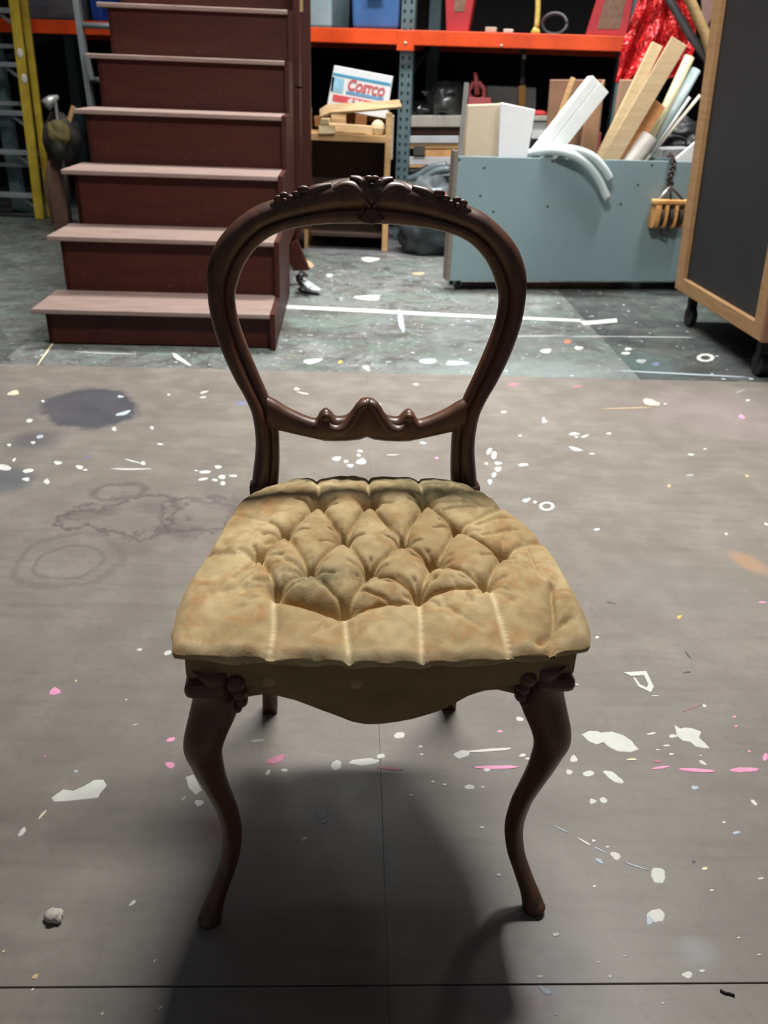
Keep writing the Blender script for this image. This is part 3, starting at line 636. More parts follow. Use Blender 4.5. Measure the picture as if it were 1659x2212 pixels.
# cross rail with scrolls
rt = np.array([(0, .571), (.010, .5685), (.020, .556), (.0285, .546), (.037, .5425), (.048, .5425), (.0545, .549), (.063, .5545), (.0715, .5485), (.0775, .539), (.09, .5415), (.105, .5475), (.122, .556), (.138, .566), (.152, .573)])
rb = np.array([(0, .513), (.012, .5088), (.03, .507), (.05, .5062), (.065, .5068), (.092, .513), (.115, .518), (.14, .524), (.152, .527)])
T = spline(rt, 60)
xs = np.concatenate([-T[::-1, 0], T[1:, 0]]); zt = np.concatenate([T[::-1, 1], T[1:, 1]])
zb = np.interp(np.abs(xs), rb[:, 0], rb[:, 1])
rings = []
for x, t, b in zip(xs, zt, zb):
    ring = []
    for u, f in ((0, -.004), (.08, -.0085), (.25, -.0115), (.6, -.0115), (.9, -.009), (1, -.004), (1, .006), (.85, .010), (.15, .010), (0, .006)):
        z = t + (b - t) * u; ring.append(bp(x, z, f))
    rings.append(ring)
cr = MB().loft(rings).build('cross_rail', MW, chair, smooth=True, local=True)
for s in (-1, 1):
    strip([(s * .0, .5665), (s * .010, .562), (s * .020, .545), (s * .032, .531), (s * .046, .526), (s * .058, .531), (s * .064, .540)], [.0065, .008, .0085, .0085, .0085, .007, .005], [.008, .010, .011, .011, .011, .010, .007], -.012).build('rail_scroll', MW, cr, smooth=True, local=True)
    MB().ball(bp(s * .0625, .5465, -.014), (.0078, .006, .0078), 14, 9).build('scroll_eye', MW, cr, smooth=True, local=True)

# ------------------------------------------------------------------ STAIRCASE
SYAW, SX, SYY, RZ, RUN, SW, Z1 = .0589, -1.419, 3.2907, .2272, .3023, .9351, .1452
st = thing('staircase', (SX, SYY, 0), 'maroon painted wooden stage staircase left behind the chair', 'staircase', rz=SYAW)
def maroon(name, c, c2, rough):
    k = NT(name); v = k.coords(); g = k.noise(v, 6, 5, .6, (1, 8, 8)); f = k.noise(v, 40, 4, .7)
    col = k.mix(k.rng(g, .35, .65), lin(c2), lin(c)); col = k.mix(k.math('MULTIPLY', k.rng(f, .6, .75), .25), col, lin((124, 88, 80)))
    k.color(col); k.bump(f, .06, .002); k.set(Roughness=rough, Specular_IOR_Level=.3); return k.m
m_mar = maroon('maroon_paint', (66, 25, 16), (56, 20, 13), .55)
m_mar_t = maroon('maroon_tread_paint', (150, 130, 122), (134, 112, 104), .40)
NS = 8
for i in range(NS):
    z = Z1 + RZ * i; y = RUN * i
    if i == 0:
        tr0 = MB().box((0, 0, -.02), (SW, RUN + .035, 0)).build('tread', m_mar_t, st, bevel=.004, local=True); tr0.location = (0, 0, z)
        MB().box((.045, .03, .004), (SW, .048, Z1 - .02)).build('riser', m_mar, st, local=True)
    else:
        inst(tr0, st, (0, y, z))
        if i == 1: rs0 = MB().box((.045, .03, -RZ), (SW, .048, -.02)).build('riser', m_mar, st, local=True); rs0.location = (0, y, z)
        else: inst(rs0, st, (0, y, z))
prof = [(.022, 0.0)]
for i in range(NS): prof += [(RUN * i + (.0 if i else .0), Z1 + RZ * i - .02 if i == 0 else Z1 + RZ * (i - 1) + .0), (RUN * i, Z1 + RZ * i)]
prof = [(0.0, 0.0)]
for i in range(NS):
    z0 = 0 if i == 0 else Z1 + RZ * (i - 1)
    prof += [(RUN * i, z0), (RUN * i, Z1 + RZ * i)]
prof = prof[1:]
prof += [(RUN * NS, Z1 + RZ * (NS - 1)), (RUN * NS, .20), (1.02, .235), (1.0, 0.0)]
MB().prism([(SW, y, z) for y, z in prof], (.02, 0, 0)).build('side_panel', m_mar, st, local=True)
MB().prism([(.045, y + .03, max(0, z - .02)) for y, z in prof[:-3]] + [(.045, RUN * NS + .03, 0), (.045, 0.03, 0)], (.018, 0, 0)).build('side_panel', m_mar, st, local=True)
# rear upright standing proud of the side, its seam strip, tapes and the triangular bracket
MB().box((SW + .02, 1.95, .17), (SW + .095, 2.08, 1.98)).build('rear_post', m_mar, st, bevel=.004, local=True)
MB().box((SW + .02, 1.62, .17), (SW + .05, 1.95, .93)).build('side_board', m_mar, st, bevel=.003, local=True)
MB().box((SW + .02, 1.62, .94), (SW + .05, 1.95, 1.98)).build('side_board', m_mar, st, bevel=.003, local=True)
MB().box((SW + .05, 1.76, 1.29), (SW + .064, 1.80, 1.72)).build('wooden_strip', M('strip_wood', (176, 146, 92), .6), st, local=True)
MB().box((SW + .02, 1.45, 1.345), (SW + .03, 1.50, 1.72)).build('pale_tape', M('tape_grey', (150, 130, 124), .6), st, local=True)
MB().box((SW - .06, 2.15, 0), (SW, 2.24, 1.6)).build('rear_leg', m_mar, st, local=True)
MB().box((.06, 2.15, 0), (.12, 2.24, 1.6)).build('rear_leg', m_mar, st, local=True)
q = [at_y(628, 527, 4.56), at_y(641, 519, 4.56), at_y(668, 584, 4.56), at_y(634, 586, 4.56), at_y(622, 560, 4.56)]
MB().prism(q, (0, .045, 0)).build('corner_bracket', m_mar, st, bevel=.002)
pk = thing('small_metal_tool', at_z(665, 628), 'small silver metal tool with black grip lying beside the staircase foot', 'tool')
m_stl = M('dull_steel', (196, 202, 202), .4, .3)
MB().prism([at_z(x, y, .012) for x, y in ((648, 612), (662, 608), (694, 630), (688, 633), (652, 628))], (0, 0, .014)).build('blade', m_stl, pk, bevel=.002)
MB().prism([at_z(x, y, .045) for x, y in ((645, 606), (655, 600), (676, 620), (664, 624))], (0, 0, .008)).build('plate', m_stl, pk, bevel=.002)
MB().bar(at_z(650, 612, .02), at_z(652, 606, .05), .03, .02).build('spacer', M('black_plastic', (24, 24, 26), .5), pk, bevel=.003)
MB().tube([at_z(648, 608, .05), at_z(646, 600, .09), at_z(652, 592, .095), at_z(662, 596, .075)], [.016, .020, .018, .010], 10).build('grip', M('black_plastic', (24, 24, 26), .5), pk, smooth=True)

# ------------------------------------------------------------------ PALLET RACK
RYAW = -.2; RK0 = np.array([.03, 6.1, 0]); ru = np.array([math.cos(RYAW), math.sin(RYAW), 0]); rn = np.array([-math.sin(RYAW), math.cos(RYAW), 0])
def on_rack(px, py, off=0.0): return at_plane(px, py, RK0 + rn * off, rn)
def rk(u, v, z): return RK0 + ru * u + rn * v + np.array([0, 0, z])
rack = thing('pallet_rack', RK0, 'grey green steel pallet rack with bright orange beams at the back', 'rack', rz=RYAW)
m_or = M('orange_enamel', (226, 78, 24), .45, var=.12, scale=5, c2=(196, 62, 18))
m_up = M('grey_green_enamel', (92, 112, 116), .5, var=.15, scale=6)
m_hole = M('slot_black', (22, 26, 28), .8)
def upright(u, v=0.0, holes=True):
    a = rk(u - .0425, v, 0)
    o = MB().box((u - .0425, v, 0), (u + .0425, v + .07, 2.6)).build('upright', m_up, rack, bevel=.004, local=True)
    if holes:
        h0 = None
        for i in range(44):
            for sx in (-.021, .021):
                z = .1 + i * .0508
                if h0 is None:
                    h0 = MB().prism([(-.006, -.001, -.011), (.006, -.001, -.011), (.009, -.001, .010), (-.009, -.001, .010)], (0, .002, 0)).build('slot', m_hole, o, local=True); h0.location = (u + sx, v, z)
                else: inst(h0, o, (u + sx, v, z))
    return o
UL, UR = -2.95, 1.36
for u in (UL, 0.0, UR):
    upright(u, 0, u == 0.0); upright(u, 1.0, False)
    for z in (.3, 1.0, 1.7): MB().bar((u, .03, z), (u, 1.0, z + .25), .03, .03).build('brace', m_up, rack, local=True)
BZ = 1.268
for u0, u1 in ((UL, -.0), (0.0, UR)):
    for v in (-.045, 1.07):
        bm_ = MB().box((u0 + .012, v, BZ - .083), (u1 - .012 if u1 < 1 else u1 + .03, v + .045, BZ)).build('beam', m_or, rack, bevel=.004, local=True)
MB().box((-.055, -.05, BZ - .115), (.055, -.003, BZ - .004)).build('beam_bracket', m_or, rack, bevel=.003, local=True)
MB().ball((0, -.052, BZ - .073), (.012, .004, .009), 10, 6).build('bracket_bolt', M('bolt_zinc', (200, 192, 176), .4, .6), rack, smooth=True, local=True)
for u, z in ((.60, BZ - .07), (1.36, BZ - .07)): MB().ball((u, -.046, z), (.010, .003, .006), 10, 6).build('beam_scuff', M('bolt_zinc', (200, 192, 176), .4, .6), rack, smooth=True, local=True)
MB().box((UL, .005, BZ - .018), (UR, 1.07, BZ - .001)).build('shelf_deck', M('dark_deck', (46, 38, 30), .8), rack, local=True)
MB().box((UL, 1.13, 0.0), (UR + .3, 1.15, 2.6)).build('shade_sheet', M('rack_shade_black', (12, 9, 8), .95), rack, local=True)  # added near-black sheet, stands in for the shade behind the shelf

def rbox(name, mat, x0, x1, y0, y1, off, depth, label, cat, bevel=.004, parent=None, group=None, rest=None, taper=0.0):
    """a box whose front face covers the surveyed corners on the rack plane"""
    a = on_rack(x0, y1, off); b = on_rack(x1, y0, off); a2 = on_rack(x1, y1, off); b2 = on_rack(x0, y0, off)
    mb = MB(); d = rn * depth
    mb.box8([a, a2, a2 + d, a + d, b2, b, b + d, b2 + d])
    if rest is not None: mb.V = [(x, y, z) for x, y, z in mb.V]
    o = mb.build(name, mat, parent, bevel=bevel)
    if label: tag(o, label, cat, group)
    return o
ZS = BZ     # top of the deck
def on_deck(px, v):      # a point of the deck plane met at depth v behind the rack front
    p = on_rack(px, 60, v); p[2] = ZS; return p
def tote(name, px0, px1, v, depth, h, mat, label, lidmat=None, t=.03):
    a = on_deck(px0, v); b = on_deck(px1, v); root = thing(name, (a + b) / 2 + rn * depth / 2, label, 'storage box'); up = np.array([0, 0, 1.])
    c = (a + b) / 2 + rn * depth / 2; wv = np.linalg.norm(b - a)
    P = []
    for z, g in ((0, .92), (h, 1.0)):
        for sx, sy in ((-1, -1), (1, -1), (1, 1), (-1, 1)): P.append(c + ru * sx * wv / 2 * g + rn * sy * depth / 2 * g + up * z)
    MB().box8(P).build('body', mat, root, bevel=.018, seg=3)
    MB().obox(c + up * (h + .012), ru, rn, up, wv * 1.05, depth * 1.05, .026).build('lid', lidmat or mat, root, bevel=.008)
    MB().obox(c + up * (h * .86) - rn * (depth / 2 + .003), ru, rn, up, wv * .9, .014, .016).build('rim', mat, root, bevel=.003)
    return root
m_blue = M('blue_plastic', (66, 104, 156), .45, var=.1); m_lgrey = M('grey_plastic', (150, 172, 178), .5, var=.08)
bt_ = tote('storage_tote', 755, 862, -.03, .5, .34, m_blue, 'deep blue plastic tote on the orange rack beam left of the grey upright')
c_ = (on_deck(755, -.03) + on_deck(862, -.03)) / 2
MB().obox(c_ + np.array([0, 0, .178]) - rn * .006, ru, rn, (0, 0, 1), .10, .01, .03).build('paper_tag', M('tag_paper', (226, 228, 220), .7), bt_)
tote('storage_tote', 650, 716, .02, .5, .36, m_lgrey, 'pale blue grey plastic bin on the rack shelf next to the staircase')
tote('storage_tote', 40, 172, .05, .5, .22, M('smoky_plastic', (104, 104, 112), .4, var=.15), 'smoky grey plastic tote on the rack shelf between the two ladders')
tote('storage_tote', 196, 222, .12, .3, .30, M('bright_blue_plastic', (40, 78, 170), .45), 'small bright blue bin on the rack shelf beside the aluminium ladder')
# two tapered red framed panels standing on the shelf
m_red = M('red_gloss_paint', (178, 46, 52), .5, var=.12); m_pan = M('brown_mesh_panel', (128, 96, 78), .75, var=.2, scale=40)
def tapered(px_b, px_t, pyb, pin, label, v, dep):
    root = thing('tapered_stand', on_deck(sum(px_b) / 2, v + dep / 2), label, 'stand')
    zt = 1.62
    def P(px, py, vv): 
        p = on_rack(px, py, vv); return p
    a, b = on_deck(px_b[0], v), on_deck(px_b[1], v)
    t0, t1 = P(px_t[0], 0, v), P(px_t[1], 0, v)
    k = (zt - ZS) / (t0[2] - ZS); t0 = a + (t0 - a) * k; t1 = b + (t1 - b) * k
    d = rn * dep
    MB().box8([a, b, b + d, a + d, t0, t1, t1 + d, t0 + d]).build('body', m_red, root, bevel=.006)
    i = pin
    def Q(u, w_): return (a + (b - a) * u) * (1 - w_) + (t0 + (t1 - t0) * u) * w_ - rn * .002
    MB().prism([Q(i[0], i[2]), Q(i[1], i[2]), Q(i[1], .95), Q(i[0], .95)], rn * .008).build('inset_panel', m_pan, root)
    return root
tapered((964, 1012), (962, 1024), 60, (.32, .72, .30), 'narrow red stand with brown centre panel on the shelf right of the grey upright', -.02, .10)
tapered((1266, 1356), (1288, 1368), 75, (.24, .80, .10), 'wide red framed stand with brown panel at the right end of the rack shelf', -.02, .16)
# yellow cord hanging to the shelf with a knotted end
cd = thing('yellow_cord', on_deck(1160, -.01), 'pale yellow hanging cord with a frayed knot at its end above the orange beam', 'cord')
pt = [on_rack(1164, -260, 0), on_rack(1163, -60, 0), on_rack(1162, 20, 0), on_rack(1160, 52, 0), on_rack(1158, 66, 0)]
MB().tube(pt, .016, 10).build('cord', M('yellow_cord_fibre', (214, 190, 96), .8, scale=30), cd, smooth=True)
kb = on_rack(1157, 68, 0); mb = MB()
for k in range(9):
    u = k * .7; mb.tube([kb + np.array([0, 0, .02]), kb + ru * .025 * math.cos(u) + rn * .02 * math.sin(u) + np.array([0, 0, -.012])], [.014, .009], 8)
mb.build('frayed_knot', M('yellow_cord_fibre', (214, 190, 96), .8), cd, smooth=True)
cl = [on_deck(1196, .03) + ru * .075 * math.cos(u) + np.array([0, 0, .06 + .055 * math.sin(u)]) + rn * .004 * k for k, u in enumerate(np.linspace(0, 12.4, 40))]
tag(MB().tube(cl, .009, 8).build('hose_coil', M('grey_hose_rubber', (92, 92, 94), .5), smooth=True), 'dark grey coiled hose lying on the shelf right of the yellow cord', 'hose')
for px, wv, hv, lb in ((1060, .07, .030, 'pale putty coloured block on the rack shelf, left of two'), (1098, .06, .022, 'flatter off white block on the rack shelf, right of two')):
    c = on_deck(px, -.01) + rn * .04; tag(MB().obox(c + np.array([0, 0, hv / 2]), ru, rn, (0, 0, 1), wv, .06, hv).build('small_block', M('putty_' + str(px), (176, 156, 138) if px < 1080 else (190, 180, 172), .7), bevel=.005), lb, 'block')
# post hanging behind
hp = thing('hanging_strap', on_rack(1128, 232, .35), 'dark strap with yellow wooden lower end hanging behind the beige board', 'strap')
MB().bar(on_rack(1131, 100, .3), on_rack(1128, 190, .3), .028, .012).build('strap', M('strap_grey', (44, 46, 46), .7), hp)
MB().bar(on_rack(1128, 185, .3), on_rack(1124, 330, .3), .045, .02).build('wooden_end', wood('yellow_wood', (198, 150, 70), (170, 122, 52)), hp)
MB().ball(on_rack(1133, 121, .29), (.014, .01, .02), 10, 7).build('hook', M('bolt_zinc', (200, 192, 176), .4, .6), hp, smooth=True)

# ------------------------------------------------------------------ wooden shelf unit, offcuts, printed box
m_pine = wood('pine', (206, 168, 118), (176, 134, 84)); m_pine_l = wood('pale_pine', (222, 192, 150), (196, 160, 112)); m_brd = M('dark_brown_board', (56, 38, 26), .8, var=.2)
m_ply = wood('ply_edge', (188, 178, 160), (150, 140, 124)); m_cream = wood('cream_offcut', (226, 208, 168), (200, 176, 132)); m_bro = wood('brown_offcut', (150, 100, 58), (116, 74, 42))
YS = 5.62
xl, xr = at_y(656, 300, YS)[0], at_y(845, 300, YS)[0]; zsh = at_y(760, 291, YS)[2]; zb_ = at_y(760, 306, YS)[2]; zt = at_y(838, 244, YS)[2]
su = thing('shelf_unit', ((xl + xr) / 2, YS + .19, 0), 'open pine shelf unit piled with wood offcuts under the orange beam', 'shelf unit')
MB().box((xl, YS, zb_), (xr - .036, YS + .38, zsh)).build('shelf_board', m_pine, su, bevel=.002)
MB().box((xr - .036, YS, 0), (xr, YS + .03, zt)).build('front_post', m_pine, su, bevel=.002)
MB().box((xr - .036, YS + .03, 0), (xr - .018, YS + .38, zt)).build('side_panel', m_ply, su)
MB().box((xr - .012, YS + .03, .55), (xr + .012, YS + .28, zt - .02)).build('side_batten', m_ply, su)
MB().box((xl, YS, 0), (xl + .015, YS + .38, zt)).build('side_panel', m_pine, su)
MB().box((xl, YS + .38, 0), (xr, YS + .39, zsh)).build('back_panel', m_brd, su)
MB().box((xl + .036, YS + .02, .08), (xr - .036, YS + .38, .10)).build('bottom_board', m_brd, su)
def offcut(name, p0, p1, wv, tv, mat, lb, cat='offcut', wdir=(0, 0, 1), grp='wood offcuts on the shelf unit', bevel=.002):
    return tag(MB().bar(p0, p1, wv, tv, wdir).build(name, mat, bevel=bevel), lb, cat, grp)
def sh(px, py, v=.06): return at_y(px, py, YS + v)
offcut('wood_offcut', sh(692, 273, .05), sh(805, 281, .05), .045, .05, m_pine_l, 'long pale batten lying lowest on the pine shelf')
offcut('wood_offcut', sh(690, 279, .02), sh(724, 279, .02), .045, .10, m_cream, 'cream coloured block at the left front of the pine shelf')
offcut('wood_offcut', sh(694, 262, .05), sh(712, 262, .05), .03, .14, m_cream, 'cream block standing above the left front block')
offcut('wood_offcut', sh(716, 256, .14), sh(748, 258, .14), .055, .06, m_pine_l, 'pale square block in the middle of the offcut pile')
offcut('wood_offcut', sh(768, 262, .12), sh(792, 264, .12), .075, .08, m_bro, 'reddish brown block in the offcut pile')
offcut('wood_offcut', sh(792, 250, .22), sh(832, 252, .22), .05, .06, m_bro, 'dark brown offcut at the back right of the pile')
o = MB().ball(sh(816, 277, .05), (.045, .035, .048), 9, 6); offc = tag(o.build('wood_offcut', m_cream, bevel=.003), 'rounded cream chunk at the right end of the pine shelf', 'offcut', 'wood offcuts on the shelf unit')
offcut('wood_offcut', sh(680, 262, .25), sh(838, 248, .25), .06, .06, m_bro, 'long brown batten across the back of the pile')
offcut('wood_offcut', sh(700, 249, .28), sh(800, 249, .28), .04, .10, m_brd, 'dark board at the back of the offcut pile under the tilted plank')
# tilted plank
pl = [sh(690, 236, .03), sh(866, 216, -.08), sh(866, 236, -.09), sh(734, 247, -.06), sh(694, 256, .0)]
tag(MB().prism([sh(690, 236, -.04), sh(708, 224, -.03), sh(776, 221, -.05), sh(863, 215, -.08), sh(868, 230, -.09), sh(805, 236, -.08), sh(714, 243, -.05), sh(691, 252, -.04)], (0, .022, -.012)).build('wooden_plank', m_pine_l, bevel=.002), 'wide pale plank tilted across the top of the offcut pile', 'plank')
# printed box
bx = [sh(722, 141, .10), sh(849, 165, .10)]; eu = bx[1] - bx[0]; bw = np.linalg.norm(eu); eu /= bw
ev = np.cross(eu, np.array([0, 1., 0])); ev = ev / np.linalg.norm(ev); ev = ev if ev[2] > 0 else -ev; en = np.cross(eu, ev); en = en if en[1] > 0 else -en
bh = .235; TLb = bx[0]
def cb(u, v, d=0.0): return TLb + eu * bw * u - ev * bh * v + en * d
box = thing('cardboard_box', cb(.5, 1, .12), 'tilted white printed warehouse box with blue and red print above the offcut pile', 'box')
m_wb = M('white_card', (226, 228, 230), .6, var=.04); m_cy = M('cyan_print', (58, 152, 184), .6, var=.05); m_lc = M('pale_cyan_print', (150, 200, 222), .6, var=.15, scale=20); m_rp = M('red_print', (204, 78, 88), .6, var=.06); m_bp = M('blue_print', (104, 150, 190), .6, var=.08); m_blu = M('deep_blue_print', (48, 104, 176), .6)
mb = MB(); D_ = .24
mb.box8([cb(-.04, 1.0), cb(1.0, 1.0), cb(1.0, 1.0, D_), cb(-.04, 1.0, D_), cb(0, 0), cb(1, 0), cb(1, 0, D_), cb(0, 0, D_)])
body = mb.build('body', m_wb, box, bevel=.003)
def decal(u0, v0, u1, v1, mat, name='printed_band', lift=.0012):
    MB().box8([cb(u0, v1, -lift), cb(u1, v1, -lift), cb(u1, v1, .001), cb(u0, v1, .001), cb(u0, v0, -lift), cb(u1, v0, -lift), cb(u1, v0, .001), cb(u0, v0, .001)]).build(name, mat, box)
decal(.0, .165, .985, .23, m_cy); decal(-.005, .265, .20, .60, m_lc); decal(-.008, .265, .03, .60, m_blu); decal(.25, .525, .90, .60, m_bp); decal(.04, .655, .86, .82, m_rp)
for u, v, a, b in ((.36, .74, .06, .05), (.45, .75, .07, .055), (.55, .74, .05, .045), (.64, .75, .05, .045), (.72, .76, .05, .04)):
    MB().prism([cb(u + a * math.cos(t), v + b * math.sin(t) * (1 + .3 * math.sin(3 * t)), -.0018) for t in np.linspace(0, 6.28, 11, endpoint=False)], en * .001).build('printed_script', M('script_white', (236, 222, 222), .6), box)
def text3d(txt, size, mat, origin, ux, uy, parent, name, shear=0.0, off=0.0, ext=.0006, fit=.1):
    cu = bpy.data.curves.new(name, 'FONT'); cu.body = txt; cu.size = size; cu.shear = shear; cu.offset = off; cu.extrude = ext; cu.resolution_u = 4
    t = bpy.data.objects.new('tmp', cu); COL.objects.link(t)
    dg = bpy.context.evaluated_depsgraph_get(); me = bpy.data.meshes.new_from_object(t.evaluated_get(dg)); bpy.data.objects.remove(t)
    ux, uy = np.array(ux), np.array(uy)
    xs_ = [v.co.x for v in me.vertices]; fx = fit / (max(xs_) - min(xs_)); x0_ = min(xs_)
    nz = np.cross(ux, uy)
    mb = MB(); mb.add([np.array(origin) + ux * (v.co.x - x0_) * fx + uy * v.co.y + nz * v.co.z for v in me.vertices], [tuple(p.vertices) for p in me.polygons])
    bpy.data.meshes.remove(me)
    return mb.build(name, mat, parent)
text3d('C', .082, m_rp, cb(.27, .49, -.002), eu, ev, box, 'lettering', .22, .0025, fit=bw * .145)
text3d('OSTCO', .064, m_rp, cb(.405, .495, -.002), eu, ev, box, 'lettering', .22, .0025, fit=bw * .50)

# ------------------------------------------------------------------ lumber stack and bags in the right bay
def rboard(x0, x1, y0, y1, off, dep, mat, lb, name='board', cat='board', grp='boards stacked in the right rack bay', bevel=.002):
    return rbox(name, mat, x0, x1, y0, y1, off, dep, lb, cat, bevel, None, grp)
m_gw = wood('grey_white_board', (176, 170, 158), (140, 134, 126), stretch=(14, 2, 2)); m_wp = M('white_board_paint', (176, 178, 180), .6, var=.1)
rboard(884, 1010, 250, 274, .03, .5, m_gw, 'weathered pale board with grey smudges, topmost of the stack behind the upright')
rboard(884, 1010, 275, 292, .08, .5, M('dark_gap_filler', (70, 44, 28), .8), 'dark brown filler in the gap below the smudged pale board')  # dark piece drawn for what is only a dark gap in the stack
rboard(884, 990, 294, 309, .02, .5, m_wp, 'grey white board in the middle of the stack')
rboard(884, 1002, 310, 321, .03, .5, m_pine, 'thin honey coloured plank under the grey white board')
rboard(918, 990, 324, 338, .03, .4, M('tan_carton', (196, 146, 92), .7), 'small tan carton low in the stack', 'carton', 'box', None)
rboard(893, 917, 315, 336, .01, .3, M('dark_block', (70, 66, 64), .7), 'dark grey block beside the small tan carton', 'dark_block', 'block', None)
rboard(884, 975, 339, 356, .02, .5, M('pale_lilac_board', (186, 182, 184), .6, var=.08), 'pale lilac grey board, second lowest of the stack')
rboard(884, 918, 357, 362, .02, .4, m_pine, 'short honey coloured strip, lowest of the stack')
def blob(name, c, r, amp, seed, mat, lb, cat, sharp=6, nu=40, nv=24, flat=None):
    r_ = np.random.default_rng(seed); mb = MB().ball((0, 0, 0), 1.0, nu, nv); V = np.array(mb.V); k = np.ones(len(V))
    for i in range(10):
        d = r_.normal(size=3); d /= np.linalg.norm(d); k += amp * np.abs(np.sin(V @ d * sharp * r_.uniform(.5, 1.4) + r_.uniform(0, 6))) - amp * .6
    V = V * k[:, None] * np.array(r) + np.array(c)
    if flat is not None: V[:, 2] = np.maximum(V[:, 2], flat)
    mb.V = [tuple(v) for v in V]
    o = mb.build(name, mat, smooth=True); return tag(o, lb, cat) if lb else o
m_bag = M('black_bag_plastic', (38, 40, 40), .22, var=.3); m_hose = M('grey_hose', (92, 104, 108), .35, var=.2)
def sup(px, py, off): return on_rack(px, py, off)
blob('plastic_bag', sup(966, 222, .22), (.13, .15, .12), .10, 3, M('grey_bag_plastic', (58, 60, 58), .3, var=.3), 'dark grey crumpled plastic bag behind the grey pole', 'bag')
blob('plastic_bag', sup(908, 238, .22), (.09, .12, .06), .12, 5, m_bag, 'black shiny plastic bag right of the grey green upright', 'bag')
fn = MB(); p = [sup(908, 196, .25), sup(956, 199, .25), sup(934, 224, .22)]; tag(fn.prism(p, rn * .05).build('grey_funnel', M('grey_funnel_plastic', (96, 100, 104), .5), bevel=.004), 'grey triangular funnel sticking out above the black bag', 'funnel')
for i, (pts, lb) in enumerate((([(880, 412), (905, 395), (940, 372), (972, 366)], 'thick grey green hose, topmost of the hoses by the cart corner'), ([(884, 420), (915, 402), (948, 385), (975, 380)], 'thick grey green hose in the middle of the heap by the cart corner'), ([(880, 390), (905, 380), (935, 362), (965, 357)], 'grey hose curving behind the heap by the cart corner'), ([(884, 372), (900, 371), (915, 366), (930, 362)], 'short black hose end under the honey coloured strip'))):
    tag(MB().tube(spline(np.array([sup(x, y, -.25 + .06 * i) for x, y in pts]), 16), .026 if i < 3 else .02, 10).build('grey_hose', m_hose if i < 3 else m_bag, smooth=True), lb, 'hose', 'hoses beside the cart')
blob('tool_bag', at_y(930, 430, 5.66) * np.array([1, 1, 0]) + np.array([0, 0, .20]), (.19, .17, .24), .10, 9, M('dark_slate_cloth', (62, 70, 74), .6, var=.3), 'dark slate cloth bag on the floor beside the cart corner', 'bag', flat=-.001)
tag(MB().ball(at_y(958, 421, 5.50), (.02, .02, .017), 12, 8).build('orange_ball', M('orange_plastic', (214, 92, 60), .5), smooth=True), 'small round orange thing on the dark bag beside the cart corner', 'ball')
tag(MB().tube([at_y(900, 425, 5.50), at_y(930, 418, 5.52), at_y(955, 412, 5.52)], [.02, .03, .018], 10).build('pale_cloth', M('pale_blue_cloth', (140, 156, 160), .7), smooth=True), 'pale blue grey rag on the dark bag beside the cart corner', 'rag')

# ------------------------------------------------------------------ SCRAP CART
A = at_z(962, 628); Bp = at_z(1445, 628); cu_ = Bp - A; cu_ /= np.linalg.norm(cu_); cn = np.array([-cu_[1], cu_[0], 0])
cyaw = math.atan2(cu_[1], cu_[0]); cart = thing('scrap_cart', A + cu_ * .7 + cn * .12, 'pale grey blue rolling scrap wood cart full of planks', 'cart', rz=cyaw)
def ct(u, v, z): return A + cu_ * u + cn * v + np.array([0, 0, z])
def on_cart(px, py, v=0.0): return at_plane(px, py, A + cn * v, cn)
zt = on_cart(1100, 340)[2]; zb_ = on_cart(1100, 607)[2]; u0 = (on_cart(985, 400) - A) @ cu_; u0 = max(0.02, u0)
CW = 1.52; CD = .235
m_cart = M('grey_blue_paint', (122, 143, 148), .55, var=.05, scale=3)
MB().box8([ct(.02, 0, zb_), ct(CW, 0, zb_), ct(CW, .018, zb_), ct(.02, .018, zb_), ct(.02, 0, zt), ct(CW, 0, zt), ct(CW, .018, zt), ct(.02, .018, zt)]).build('front_panel', m_cart, cart, bevel=.002)
MB().box8([ct(.0, -.004, zb_), ct(.02, -.004, zb_), ct(.02, .085, zb_), ct(0, .085, zb_), ct(0, -.004, zt + .025), ct(.02, -.004, zt + .025), ct(.02, .085, zt + .025), ct(0, .085, zt + .025)]).build('end_panel', wood('cart_ply', (128, 118, 106), (104, 96, 88)), cart, bevel=.002)
MB().box8([ct(CW, 0, zb_), ct(CW + .018, 0, zb_), ct(CW + .018, CD, zb_), ct(CW, CD, zb_), ct(CW, 0, zt), ct(CW + .018, 0, zt), ct(CW + .018, CD, zt), ct(CW, CD, zt)]).build('end_panel', m_cart, cart)
MB().box8([ct(.07, CD - .018, zb_), ct(CW, CD - .018, zb_), ct(CW, CD, zb_), ct(.07, CD, zb_), ct(.07, CD - .018, zt), ct(CW, CD - .018, zt), ct(CW, CD, zt), ct(.07, CD, zt)]).build('back_panel', m_cart, cart)
MB().box8([ct(.07, .018, zb_), ct(CW, .018, zb_), ct(CW, CD - .018, zb_), ct(.07, CD - .018, zb_), ct(.07, .018, zb_ + .02), ct(CW, .018, zb_ + .02), ct(CW, CD - .018, zb_ + .02), ct(.07, CD - .018, zb_ + .02)]).build('bottom_board', m_brd, cart)
for u in (.075, CW - .05):
    for v in (.05, CD - .05):
        mb = MB(); c = ct(u, v, zb_ / 2); mb.tube([c - cu_ * .012, c + cu_ * .012], zb_ / 2, 16); w_ = mb.build('caster', M('black_rubber', (18, 18, 18), .7), cart, smooth=False)
        MB().obox(ct(u, v, zb_ * .75), cu_, cn, (0, 0, 1), .04, .03, zb_ * .5).build('caster_fork', M('dull_steel2', (120, 120, 116), .4, .7), w_)
sc0 = None
for x, y in ((245, 190), (225, 330), (290, 408), (560, 383), (1010, 275), (925, 370), (1080, 175), (585, 158), (120, 150)):
    p = on_cart(940 + x * .4334, 280 + y * .4334); MB().ball(p - cn * .0005, (.0075, .003, .005), 10, 6).build('screw_head', M('screw_black', (46, 48, 48), .5, .4), cart, smooth=True)
